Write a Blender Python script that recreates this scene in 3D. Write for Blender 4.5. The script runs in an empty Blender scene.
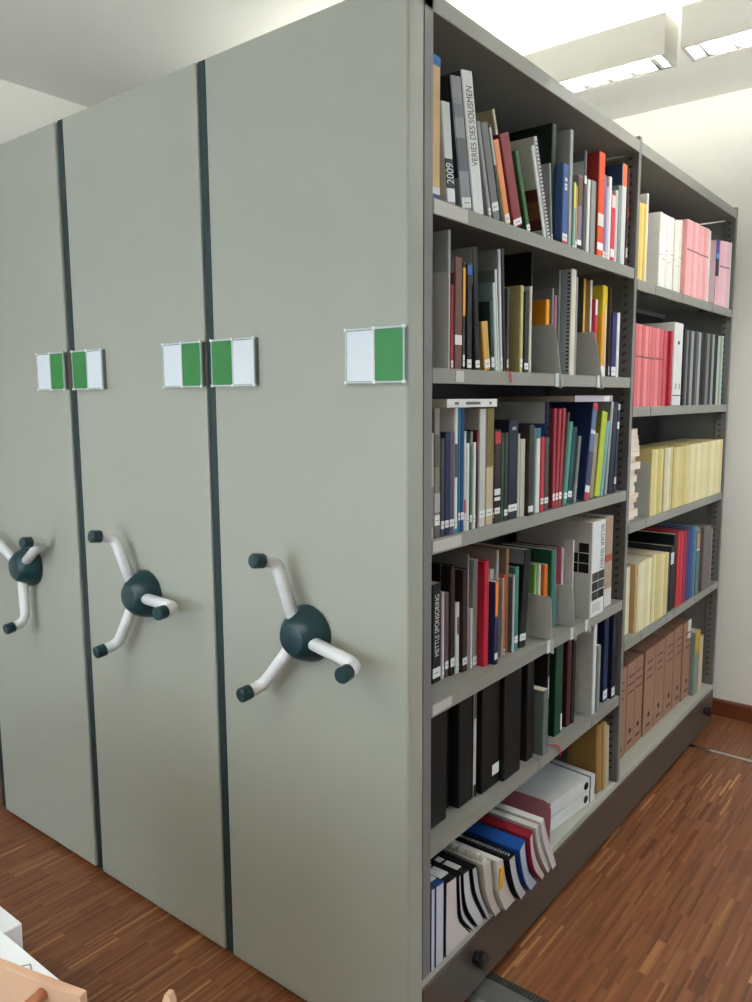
import bpy, bmesh, math, random
from mathutils import Vector, Matrix
random.seed(7)
scene = bpy.context.scene
COL = scene.collection
# ------------------------------------------------------------------ camera
PITCH, YAW, ROLL = 0.1289, -0.6672, -0.0059
def make_camera():
    f = Vector((math.sin(YAW)*math.cos(PITCH), math.cos(YAW)*math.cos(PITCH), -math.sin(PITCH)))
    r = Vector((math.cos(YAW), -math.sin(YAW), 0)); u = r.cross(f)
    r2 = r*math.cos(ROLL)+u*math.sin(ROLL); u2 = -r*math.sin(ROLL)+u*math.cos(ROLL)
    cd = bpy.data.cameras.new('camera'); cd.sensor_fit = 'VERTICAL'; cd.sensor_height = 36.0
    cd.lens = 780.4/1002*36.0; cd.clip_start = 0.02
    co = bpy.data.objects.new('camera', cd); COL.objects.link(co)
    m = Matrix((r2, u2, -f)).transposed().to_4x4(); m.translation = (0.9043, -1.2519, 1.4737)
    co.matrix_world = m; scene.camera = co
make_camera()
# ------------------------------------------------------------------ world, exposure
w = bpy.data.worlds.new('world'); scene.world = w; w.use_nodes = True
bgn = w.node_tree.nodes['Background']; bgn.inputs[0].default_value = (0.72, 0.86, 1.0, 1); bgn.inputs[1].default_value = 4.6
scene.view_settings.view_transform = 'Standard'; scene.view_settings.look = 'None'
scene.view_settings.exposure = 0.58; scene.view_settings.gamma = 1.0; scene.view_settings.use_curve_mapping = False
TUBE_STRENGTH = 85.0
# ------------------------------------------------------------------ materials
def lin(hx):
    v = [int(hx[i:i+2], 16)/255 for i in (0, 2, 4)]
    return tuple((c/12.92 if c <= .04045 else ((c+.055)/1.055)**2.4) for c in v)+(1,)
MATS = {}
def mat(key, color=None, rough=.5, metal=0., var=.08, scale=40., bump=0., bscale=300., emit=None, trans=0., ior=1.45, alpha=1., spec=.5):
    if key in MATS: return MATS[key]
    m = bpy.data.materials.new(key); m.use_nodes = True; nt = m.node_tree; N = nt.nodes; L = nt.links
    b = N['Principled BSDF']; b.inputs['Roughness'].default_value = rough; b.inputs['Metallic'].default_value = metal
    b.inputs['IOR'].default_value = ior; b.inputs['Specular IOR Level'].default_value = spec
    c = lin(color or key)
    if var > 0:
        tc = N.new('ShaderNodeTexCoord'); nz = N.new('ShaderNodeTexNoise'); nz.inputs['Scale'].default_value = scale
        nz.inputs['Detail'].default_value = 3; L.new(tc.outputs['Object'], nz.inputs['Vector'])
        mx = N.new('ShaderNodeMix'); mx.data_type = 'RGBA'
        mx.inputs[6].default_value = tuple(x*(1-var) for x in c[:3])+(1,); mx.inputs[7].default_value = tuple(min(1, x*(1+var)) for x in c[:3])+(1,)
        L.new(nz.outputs[0], mx.inputs[0]); L.new(mx.outputs[2], b.inputs['Base Color'])
    else: b.inputs['Base Color'].default_value = c
    if bump > 0:
        tc2 = N.new('ShaderNodeTexCoord'); n2 = N.new('ShaderNodeTexNoise'); n2.inputs['Scale'].default_value = bscale
        L.new(tc2.outputs['Object'], n2.inputs['Vector'])
        bp = N.new('ShaderNodeBump'); bp.inputs['Strength'].default_value = bump; bp.inputs['Distance'].default_value = .002
        L.new(n2.outputs[0], bp.inputs['Height']); L.new(bp.outputs[0], b.inputs['Normal'])
    if emit:
        b.inputs['Emission Color'].default_value = emit[0]; b.inputs['Emission Strength'].default_value = emit[1]
    if trans: b.inputs['Transmission Weight'].default_value = trans
    if alpha < 1: b.inputs['Alpha'].default_value = alpha
    MATS[key] = m; return m
def cover(hx): return mat('cover_'+hx, hx, rough=.5, var=.10, scale=25, bump=.05, bscale=600, spec=.22)
def pages_mat(key='paper', hx='cfc9b8', ax='Y'):
    if key in MATS: return MATS[key]
    m = mat(key, hx, rough=.9, var=0); nt = m.node_tree; N = nt.nodes; L = nt.links; b = N['Principled BSDF']
    tc = N.new('ShaderNodeTexCoord'); wv = N.new('ShaderNodeTexWave'); wv.bands_direction = ax; wv.inputs['Scale'].default_value = 160; wv.inputs['Distortion'].default_value = 1.5
    L.new(tc.outputs['Object'], wv.inputs['Vector'])
    mx = N.new('ShaderNodeMix'); mx.data_type = 'RGBA'; c = lin(hx)
    mx.inputs[6].default_value = tuple(x*.8 for x in c[:3])+(1,); mx.inputs[7].default_value = c
    L.new(wv.outputs[1], mx.inputs[0]); L.new(mx.outputs[2], b.inputs['Base Color'])
    return m
PANEL = mat('panel_paint', '9c9e92', rough=.34, var=.03, scale=6, bump=.12, bscale=900)
STEEL = mat('shelf_paint', '84847c', rough=.42, var=.05, scale=30, bump=.05, bscale=900)
STEEL_D = mat('upright_paint', '6e6e6b', rough=.45, var=.05, scale=30, bump=.05, bscale=900)
SIDE = mat('side_sheet_paint', '85857e', rough=.5, var=.04)
BACK = mat('back_sheet_shade', '2b2a27', rough=.6, var=.05)  # near-black tone paints the shade deep behind the books
PLINTH = mat('plinth_paint', '474039', rough=.35, var=.06)
DECKB = mat('base_deck_paint', 'a5a79c', rough=.45, var=.05)
RUBBER = mat('rubber_dark', '0f2a2c', rough=.5, var=.1)
HUBM = mat('hub_plastic', '12343a', rough=.32, var=.05)
WHITE_TUBE = mat('white_powder_coat', 'd9dada', rough=.3, var=.02)
BLACKP = mat('black_plastic', '141819', rough=.35, var=.05)
STICK = mat('sticker_paper', 'd6d7d4', rough=.7, var=.05)
DIV = mat('divider_paint', 'c6cac7', rough=.45, var=.05)
DARK = mat('slot_shade', '434342', rough=.9, var=0)
WALL = mat('wall_plaster', 'efeee6', rough=.9, var=.02, scale=4, bump=.08, bscale=260)
CEIL = mat('ceiling_plaster', 'f2f1ea', rough=.92, var=.015, scale=3, bump=.05, bscale=200)
ALU = mat('aluminium', 'b6b8b6', rough=.3, metal=.9, var=.05)
PAPER = pages_mat()
# ------------------------------------------------------------------ mesh helpers
def link(o, parent=None):
    COL.objects.link(o)
    if parent: o.parent = parent
    return o
def mesh_obj(name, verts, faces, m, parent=None, smooth=False):
    me = bpy.data.meshes.new(name); me.from_pydata(verts, [], faces)
    bm = bmesh.new(); bm.from_mesh(me); bmesh.ops.recalc_face_normals(bm, faces=bm.faces); bm.to_mesh(me); bm.free()
    if smooth:
        for p in me.polygons: p.use_smooth = True
    me.materials.append(m); return link(bpy.data.objects.new(name, me), parent)
class MB:
    def __init__(s): s.v = []; s.f = []
    def box(s, a, b):
        n = len(s.v); x0, y0, z0 = a; x1, y1, z1 = b
        s.v += [(x0,y0,z0),(x1,y0,z0),(x1,y1,z0),(x0,y1,z0),(x0,y0,z1),(x1,y0,z1),(x1,y1,z1),(x0,y1,z1)]
        s.f += [tuple(n+i for i in q) for q in ((0,3,2,1),(4,5,6,7),(0,1,5,4),(1,2,6,5),(2,3,7,6),(3,0,4,7))]; return s
    def prism(s, pts, lo, hi, axis):
        # pts: polygon in the other two axes (cyclic order x,y,z), extruded from lo to hi along axis
        n = len(s.v); k = len(pts)
        def P(a, b, c): return {'x': (c, a, b), 'y': (a, c, b), 'z': (a, b, c)}[axis]
        s.v += [P(a, b, lo) for a, b in pts]+[P(a, b, hi) for a, b in pts]
        s.f += [tuple(n+i for i in range(k))[::-1], tuple(n+k+i for i in range(k))]
        s.f += [(n+i, n+(i+1) % k, n+k+(i+1) % k, n+k+i) for i in range(k)]; return s
    def tube(s, path, r, seg=10, cap=True):
        n0 = len(s.v); P = [Vector(p) for p in path]; rs = r if isinstance(r, (list, tuple)) else [r]*len(P)
        ref = Vector((0.13, 0.2, 0.97)).normalized()
        for i, p in enumerate(P):
            t = (P[min(i+1, len(P)-1)]-P[max(i-1, 0)]).normalized()
            if abs(t.dot(ref)) > .98: ref = Vector((1, .1, 0)).normalized()
            a = t.cross(ref).normalized(); b = t.cross(a).normalized(); ref = b.cross(t) if False else ref
            s.v += [tuple(p+rs[i]*(a*math.cos(2*math.pi*j/seg)+b*math.sin(2*math.pi*j/seg))) for j in range(seg)]
        for i in range(len(P)-1):
            for j in range(seg):
                a = n0+i*seg+j; b = n0+i*seg+(j+1) % seg
                s.f.append((a, b, b+seg, a+seg))
        if cap:
            s.f.append(tuple(n0+j for j in range(seg))[::-1]); s.f.append(tuple(n0+(len(P)-1)*seg+j for j in range(seg)))
        return s
    def lathe(s, prof, seg=24, axis='y', c=(0, 0, 0)):
        n0 = len(s.v)
        for r, h in prof:
            for j in range(seg):
                a = 2*math.pi*j/seg; u, v = r*math.cos(a), r*math.sin(a)
                q = {'y': (u, h, v), 'x': (h, u, v), 'z': (u, v, h)}[axis]
                s.v.append((c[0]+q[0], c[1]+q[1], c[2]+q[2]))
        for i in range(len(prof)-1):
            for j in range(seg):
                a = n0+i*seg+j; b = n0+i*seg+(j+1) % seg; s.f.append((a, b, b+seg, a+seg))
        s.f.append(tuple(n0+j for j in range(seg))); s.f.append(tuple(n0+(len(prof)-1)*seg+j for j in range(seg))[::-1]); return s
    def build(s, name, m, parent=None, smooth=False, bevel=0, seg=2):
        o = mesh_obj(name, s.v, s.f, m, parent, smooth)
        if bevel:
            md = o.modifiers.new('bevel', 'BEVEL'); md.width = bevel; md.segments = seg; md.limit_method = 'ANGLE'
        return o
def box(name, a, b, m, parent=None, bevel=0): return MB().box(a, b).build(name, m, parent, bevel=bevel)
def empty(name, loc=(0, 0, 0), rot=(0, 0, 0)):
    o = bpy.data.objects.new(name, None); o.empty_display_size = .05; o.location = loc; o.rotation_euler = rot
    return link(o)
def tag(o, label, cat, group=None):
    o['label'] = label; o['category'] = cat
    if group: o['group'] = group
    return o
def struct(o, label=None):
    o['kind'] = 'structure'
    if label: o['label'] = label
    return o
def copy_child(src, parent, loc=None):
    c = src.copy(); COL.objects.link(c); c.parent = parent
    if loc is not None: c.location = loc
    return c
def text_mesh(name, body, length, height, m, parent, center, up=True, depth=.0003):
    cu = bpy.data.curves.new(name, 'FONT'); cu.body = body; cu.align_x = 'CENTER'; cu.align_y = 'CENTER'; cu.size = 1; cu.extrude = 0
    t = bpy.data.objects.new(name, cu); COL.objects.link(t); bpy.context.view_layer.update()
    dg = bpy.context.evaluated_depsgraph_get(); me = bpy.data.meshes.new_from_object(t.evaluated_get(dg))
    bpy.data.objects.remove(t); bpy.data.curves.remove(cu)
    xs = [v.co.x for v in me.vertices]; ys = [v.co.y for v in me.vertices]
    cx, cy = (max(xs)+min(xs))/2, (max(ys)+min(ys))/2
    sx, sy = length/(max(xs)-min(xs)), height/(max(ys)-min(ys))
    for v in me.vertices:
        a, b = (v.co.x-cx)*sx, (v.co.y-cy)*sy
        v.co = (center[0]+depth, center[1]-b, center[2]+a) if up else (center[0]+depth, center[1]+b, center[2]-a)
    me.materials.clear(); me.materials.append(m); me.name = name
    return link(bpy.data.objects.new(name, me), parent)
# ================================================================== the room
ZC = 2.775; XL = -2.37; XR = 3.1; YB = 2.49; YF = -3.6
def floor_material():
    m = bpy.data.materials.new('strip_parquet'); m.use_nodes = True; nt = m.node_tree; N = nt.nodes; L = nt.links
    b = N['Principled BSDF']; b.inputs['Roughness'].default_value = .33
    def M(op, a, c=None):
        n = N.new('ShaderNodeMath'); n.operation = op
        for i, v in enumerate((a, c)):
            if v is None: continue
            if isinstance(v, (int, float)): n.inputs[i].default_value = v
            else: L.new(v, n.inputs[i])
        return n.outputs[0]
    tc = N.new('ShaderNodeTexCoord'); sp = N.new('ShaderNodeSeparateXYZ'); L.new(tc.outputs['Object'], sp.inputs[0])
    X, Y = sp.outputs[0], sp.outputs[1]
    sw, gl, per = .0078, .15, 16
    ix = M('FLOOR', M('DIVIDE', X, sw)); ig = M('FLOOR', M('DIVIDE', ix, per))
    w1 = N.new('ShaderNodeTexWhiteNoise'); w1.noise_dimensions = '1D'; L.new(ig, w1.inputs['W'])
    w1b = N.new('ShaderNodeTexWhiteNoise'); w1b.noise_dimensions = '1D'; L.new(M('ADD', ix, 311.7), w1b.inputs['W'])
    yy = M('ADD', M('DIVIDE', Y, gl), M('ADD', w1.outputs[0], M('MULTIPLY', M('FLOOR', M('MULTIPLY', w1b.outputs[0], 1.25)), .5)))
    iy = M('FLOOR', yy)
    cb = N.new('ShaderNodeCombineXYZ'); L.new(ix, cb.inputs[0]); L.new(iy, cb.inputs[1])
    wn = N.new('ShaderNodeTexWhiteNoise'); wn.noise_dimensions = '3D'; L.new(cb.outputs[0], wn.inputs['Vector'])
    cg = N.new('ShaderNodeCombineXYZ'); L.new(ig, cg.inputs[0]); L.new(iy, cg.inputs[1]); cg.inputs[2].default_value = 5
    wg = N.new('ShaderNodeTexWhiteNoise'); wg.noise_dimensions = '3D'; L.new(cg.outputs[0], wg.inputs['Vector'])
    t = M('ADD', M('MULTIPLY', wn.outputs[0], .82), M('MULTIPLY', wg.outputs[0], .18))
    cr = N.new('ShaderNodeValToRGB'); L.new(t, cr.inputs[0]); e = cr.color_ramp.elements
    e[0].position = 0; e[0].color = lin('5c341f'); e[1].position = 1; e[1].color = lin('bd8a5a')
    for p, c in ((.3, '77482d'), (.66, '825032'), (.88, '90603d'), (.94, 'aa784b')): q = e.new(p); q.color = lin(c)
    # grain along y
    mp = N.new('ShaderNodeMapping'); mp.inputs['Scale'].default_value = (260, 14, 1); L.new(tc.outputs['Object'], mp.inputs[0])
    gn = N.new('ShaderNodeTexNoise'); gn.inputs['Scale'].default_value = 1; gn.inputs['Detail'].default_value = 4; L.new(mp.outputs[0], gn.inputs['Vector'])
    mr = N.new('ShaderNodeMapRange'); mr.inputs[3].default_value = .78; mr.inputs[4].default_value = 1.15; L.new(gn.outputs[0], mr.inputs[0])
    mx = N.new('ShaderNodeMix'); mx.data_type = 'RGBA'; mx.blend_type = 'MULTIPLY'; mx.inputs[0].default_value = 1
    L.new(cr.outputs[0], mx.inputs[6]); L.new(mr.outputs[0], mx.inputs[7]); L.new(mx.outputs[2], b.inputs['Base Color'])
    fx = M('ABSOLUTE', M('SUBTRACT', M('FRACT', M('DIVIDE', X, sw)), .5)); fy = M('ABSOLUTE', M('SUBTRACT', M('FRACT', yy), .5))
    gr = M('MULTIPLY', M('LESS_THAN', fx, .47), M('LESS_THAN', fy, .495))
    bp = N.new('ShaderNodeBump'); bp.inputs['Strength'].default_value = .25; bp.inputs['Distance'].default_value = .0006
    L.new(M('ADD', gr, M('MULTIPLY', wn.outputs[0], .3)), bp.inputs['Height']); L.new(bp.outputs[0], b.inputs['Normal'])
    return m
struct(box('floor', (XL-.1, YF-.1, -.1), (XR+.1, YB+.1, 0), floor_material()), 'reddish brown strip parquet floor')
struct(box('ceiling', (XL-.1, YF-.1, ZC), (XR+.1, YB+.1, ZC+.1), CEIL), 'white plastered ceiling')
struct(box('wall_back', (XL-.1, YB, 0), (XR+.1, YB+.1, ZC), WALL), 'white wall behind the shelving')
struct(box('wall_left', (XL-.1, YF, 0), (XL, YB, ZC), WALL), 'white wall left of the shelving')
VY0, VY1, VZ0, VZ1 = .7, 2.2, .85, 2.35
wr = MB()
wr.box((XR, YF, 0), (XR+.1, VY0, ZC)); wr.box((XR, VY1, 0), (XR+.1, YB, ZC)); wr.box((XR, VY0, 0), (XR+.1, VY1, VZ0)); wr.box((XR, VY0, VZ1), (XR+.1, VY1, ZC))
struct(wr.build('wall_right', WALL), 'white wall of the reading side')
WX0, WX1, WZ0, WZ1 = -2.1, .1, .3, 2.2
wf = MB()
wf.box((XL-.1, YF-.1, 0), (WX0, YF, ZC)); wf.box((WX1, YF-.1, 0), (XR+.1, YF, ZC))
wf.box((WX0, YF-.1, 0), (WX1, YF, WZ0)); wf.box((WX0, YF-.1, WZ1), (WX1, YF, ZC))
struct(wf.build('wall_front', WALL), 'white wall with the window')
win = struct(empty('window_1', (WX0, YF-.05, WZ0)), 'white framed window')
FR = mat('window_frame_paint', 'dcdcd8', rough=.4, var=.02)
GLASS = mat('window_glass', 'ffffff', rough=.0, var=0, trans=1., ior=1.02)
Wd, Hd = WX1-WX0, WZ1-WZ0
for a, b in (((0, -.03, 0), (.05, .03, Hd)), ((Wd-.05, -.03, 0), (Wd, .03, Hd)), ((.05, -.03, 0), (Wd-.05, .03, .05)), ((.05, -.03, Hd-.05), (Wd-.05, .03, Hd)), ((Wd/2-.03, -.03, .05), (Wd/2+.03, .03, Hd-.05))):
    box('window_frame', a, b, FR, win)
for x0, x1 in ((.05, Wd/2-.03), (Wd/2+.03, Wd-.05)): box('pane', (x0, -.003, .05), (x1, .003, Hd-.05), GLASS, win)
win2 = struct(empty('window_2', (XR+.05, VY0, VZ0)), 'white framed window beside the back wall')
W2, H2 = VY1-VY0, VZ1-VZ0
for a, b in (((-.03, 0, 0), (.03, .05, H2)), ((-.03, W2-.05, 0), (.03, W2, H2)), ((-.03, .05, 0), (.03, W2-.05, .05)), ((-.03, .05, H2-.05), (.03, W2-.05, H2)), ((-.03, W2/2-.03, .05), (.03, W2/2+.03, H2-.05))):
    box('window_frame', a, b, FR, win2)
for y0, y1 in ((.05, W2/2-.03), (W2/2+.03, W2-.05)): box('pane', (-.003, y0, .05), (.003, y1, H2-.05), GLASS, win2)
BB = mat('baseboard_wood', '6f3a24', rough=.4, var=.15, scale=12)
struct(MB().prism([(YB, 0), (YB-.014, 0), (YB-.014, .07), (YB-.008, .078), (YB, .078)], XL, XR, 'x').build('baseboard_back', BB), 'reddish brown wooden baseboard')
struct(MB().prism([(XL, 0), (XL, .078), (XL+.008, .078), (XL+.014, .07), (XL+.014, 0)], YF, YB-.014, 'y').build('baseboard_left', BB), 'reddish brown wooden baseboard of the left wall')
# rails in the floor
RAILD = mat('rail_rubber', '1b1c1c', rough=.6, var=.1)
r1 = struct(empty('trim_1', (0, .262, 0)), 'floor rail of aluminium and black toothed strip under the near end')
for n, y0, y1, h, m in (('rail_edge', 0, .022, .0015, ALU), ('rail_bed', .022, .074, .0005, mat('rail_grey', '7f827f', rough=.4, metal=.6)), ('rail_edge', .074, .094, .0018, ALU), ('toothed_strip', .094, .120, .0005, RAILD)):
    box(n, (-2.3, y0, 0.0001), (2.9, y1, h), m, r1)
tm = MB()
for i in range(330):
    x = -.1+i*.009; tm.box((x, .097, .0004), (x+.0045, .117, .002))
t_ = tm.build('teeth', mat('rail_teeth', '4c4e4c', rough=.5, metal=.5), r1); t_['kind'] = 'stuff'
r2 = struct(empty('trim_2', (0, 2.056, 0)), 'thin bright metal floor rail near the back wall')
box('rail_edge', (-2.3, 0, .0001), (2.9, .022, .003), mat('steel_bright', 'dadcdc', rough=.18, metal=1, var=.03), r2, bevel=.001)
# ------------------------------------------------------------------ lamps
TUBE = mat('lamp_tube', 'ffffff', rough=.3, var=0, emit=((1.0, .98, .91, 1), TUBE_STRENGTH))
LHOUS = mat('lamp_housing', 'd6d4ca', rough=.5, var=.02)
LREF = mat('louvre_reflector', '6e7070', rough=.25, metal=.95, var=.02)
def make_lamp(label, x0, x1, y0):
    L = x1-x0; z0, z1 = 2.485, 2.60; W = .118
    o = tag(empty('ceiling_lamp', (x0, y0, z0)), label, 'lamp', 'louvred strip lights under the ceiling'); h = z1-z0
    for a, b in (((0, 0, 0), (L, .006, h)), ((0, W-.006, 0), (L, W, h)), ((0, .006, 0), (.012, W-.006, h)), ((L-.012, .006, 0), (L, W-.006, h))):
        box('housing_side', a, b, LHOUS, o)
    MB().tube([(.04, W/2, .034), (L-.04, W/2, .034)], .013, 10).build('fluorescent_tube', TUBE, o, smooth=True)
    MB().tube([(.04, W/2, h+.004), (L-.04, W/2, h+.004)], .008, 8).build('fluorescent_tube', TUBE, o, smooth=True)
    for s in (0, 1):
        pts = [(.006, .002), (.009, .002), (.012, .03), (.020, .06), (.006, .06)]
        if s: pts = [(W-a, b) for a, b in pts]
        MB().prism(pts, .012, L-.012, 'x').build('reflector', LREF, o)
    bl = MB().prism([(.010, .0), (W-.010, .0), (W-.012, .017), (.012, .017)], -.002, .002, 'x').build('louvre_blade', mat('louvre_blade_metal', '3c3e3e', rough=.3, metal=.9, var=.02), o)
    n = int(L/.078); bl.location = (.05, 0, .002)
    for i in range(1, n): copy_child(bl, o, (.05+i*(L-.1)/(n-1), 0, .002))
    box('mid_plate', (.012, .006, .062), (L-.012, W-.006, .066), LREF, o)
    for x in (.25, L-.25): MB().tube([(x, W/2, h-.02), (x, W/2, ZC-z0)], .0012, 6).build('hanging_rod', ALU, o)
    for x in (.25, L-.25): box('tube_bracket', (x-.006, .006, h-.018), (x+.006, W-.006, h-.0045), LHOUS, o)
    return o
make_lamp('louvred strip light over the shelving, left of the gap between lamps', -1.39, .058, 1.214)
make_lamp('louvred strip light at the top right corner, over the aisle', .106, 1.554, 1.211)
make_lamp('louvred strip light in front of the shelving end panels, left one', -1.5, -.05, -1.95)
make_lamp('louvred strip light in front of the shelving end panels, right one', .0, 1.45, -2.1)
# ================================================================== mobile shelving units
UW = .574; NEAR = (1.871, 1.538, 1.181, .822, .497); FAR = (1.843, 1.446, 1.067, .670)
def shelf_mesh(name, y0, y1):
    pr = [(0, 0), (0, -.031), (-.012, -.031), (-.012, -.028), (-.003, -.028), (-.003, -.003), (-.277, -.003), (-.277, -.02), (-.28, -.02), (-.28, 0)]
    mb = MB().prism([(a, b) for a, b in pr], y0, y1, 'y'); return mb
def post(o, y0, y1, slots):
    m = MB(); m.box((-.045, y0, .19), (0, y1, 2.262)); p = m.build('upright', STEEL_D, o, bevel=.0012)
    if slots:
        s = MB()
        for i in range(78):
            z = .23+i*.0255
            s.prism([(-.032, z), (-.02, z+.005), (-.02, z+.013), (-.032, z+.008)], y0-.0006, y0+.0004, 'y')  # dark raised plates, colour stands in for shade inside the slots
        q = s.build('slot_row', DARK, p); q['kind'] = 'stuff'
    return p
def make_unit(label, X, with_content, angles, lab_left=True, lab_right=True):
    o = tag(empty('mobile_shelving_unit', (X, 0, 0)), label, 'shelving unit', 'mobile shelving units on floor rails')
    box('end_panel', (-UW, 0, .016), (0, .054, 2.25), PANEL, o, bevel=.005)
    box('rubber_bumper', (-UW-.0265, .0015, .02), (-UW, .05, 2.249), RUBBER, o, bevel=.002)
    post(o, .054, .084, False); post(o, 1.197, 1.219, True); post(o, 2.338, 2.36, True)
    for y0, y1 in ((1.204, 1.212), (2.345, 2.353)): box('side_sheet', (-.53, y0, .19), (-.045, y1, 2.21), SIDE, o)
    for y0, y1 in ((.054, 1.2), (1.219, 2.338)): box('top_cover', (-UW, y0, 2.214), (0, y1, 2.25), STEEL, o, bevel=.002)
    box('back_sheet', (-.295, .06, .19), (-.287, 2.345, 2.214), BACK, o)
    box('plinth', (-UW, .054, .02), (0, 2.36, .165), PLINTH, o, bevel=.004)
    box('base_deck', (-UW, .056, .165), (-.004, 2.358, .19), DECKB, o, bevel=.003)
    for y in (.282, 2.222):
        k = MB().lathe([(.016, 0), (.016, .012), (.02, .014), (.02, .026), (.017, .03)], 16, 'x', (0, y, .11)).build('buffer_knob', BLACKP, o, smooth=False)
    sn = None
    for z in NEAR:
        if sn is None: sn = shelf_mesh('shelf', .085, 1.190).build('shelf', STEEL, o); sn.location = (0, 0, z); s = sn
        else: s = copy_child(sn, o, (0, 0, z))
        if with_content: SHELVES[('near', z)] = s
    sf = None
    for z in FAR:
        if sf is None: sf = shelf_mesh('shelf', 1.222, 2.335).build('shelf', STEEL, o); sf.location = (0, 0, z); s = sf
        else: s = copy_child(sf, o, (0, 0, z))
        if with_content: SHELVES[('far', z)] = s
    # hand wheel
    hub = MB().lathe([(.066, 0), (.066, -.008), (.062, -.02), (.05, -.045), (.034, -.062), (.0, -.064)][:5], 28, 'y', (-.275, 0, .952)).build('crank_handle', HUBM, o, smooth=True)
    md = hub.modifiers.new('bevel', 'BEVEL'); md.width = .002; md.limit_method = 'ANGLE'
    c = Vector((-.275, 0, .952))
    for a in angles:
        a = math.radians(a); d = Vector((math.cos(a), 0, math.sin(a))); n = Vector((0, -1, 0))
        p0 = c+d*.025+n*.036; p1 = c+d*.176+n*.040; p2 = c+d*.186+n*.101
        path = [p0]
        A = p1+(p0-p1).normalized()*.03; B = p1+(p2-p1).normalized()*.03
        path += [A]
        for t in (.2, .4, .6, .8): path.append(A*(1-t)**2+p1*2*t*(1-t)+B*t*t)
        path += [B, p2]
        MB().tube(path, .0152, 14).build('crank_arm', WHITE_TUBE, hub, smooth=True)
        e = (p2-p1).normalized()
        g = MB().tube([p2-e*.022, p2-e*.021, p2+e*.004, p2+e*.007], [.0155, .0172, .0172, .0145], 14).build('grip_cap', HUBM, hub, smooth=False)
    # sign holders
    CLEAR = mat('acrylic_edge', 'c2cbc8', rough=.15, var=.02); WC = mat('card_white', 'd3d9de', rough=.35, var=.02); GC = mat('card_green', '2d7a3c', rough=.35, var=.06)
    for on, x0, gl in ((lab_left, -UW+.005, True), (lab_right, -.1495, False)):
        if not on: continue
        h = box('sign_holder', (x0, -.009, 1.509), (x0+.150, 0.0, 1.615), mat('acrylic_back', '6e7774', rough=.25, var=.02), o)
        a, b = (GC, WC) if gl else (WC, GC)
        box('card', (x0+.002, -.0115, 1.5115), (x0+.0735, -.009, 1.6115), a, h); box('card', (x0+.0755, -.0115, 1.5115), (x0+.146, -.009, 1.6115), b, h)
        fr = MB()
        fr.box((x0, -.013, 1.508), (x0+.0022, -.009, 1.616)); fr.box((x0+.073, -.0128, 1.508), (x0+.0762, -.009, 1.616)); fr.box((x0+.146, -.013, 1.508), (x0+.1482, -.009, 1.616))
        fr.box((x0, -.0124, 1.613), (x0+.148, -.009, 1.6165)); fr.box((x0, -.0124, 1.5075), (x0+.148, -.009, 1.5105))
        fr.build('clear_rim', CLEAR, h)
        for xx in (x0+.001, x0+.0746, x0+.1475):
            for zz in (1.509, 1.615): box('corner_pin', (xx-.003, -.0145, zz-.003), (xx+.003, -.009, zz+.003), mat('pin_white', 'e6e8e8', rough=.2, var=0), h)
    return o
SHELVES = {}
unitA = make_unit('pale grey mobile shelving unit nearest the aisle, its shelves full of books', 0, True, (110.5, 230.5, 350.5))
make_unit('pale grey mobile shelving unit in the middle, crank arm pointing right', -.605, False, (119, 239, 359))
make_unit('pale grey mobile shelving unit at left, crank arm pointing straight down', -1.218, False, (34.4, 154.4, 274.4), lab_left=False)
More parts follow.
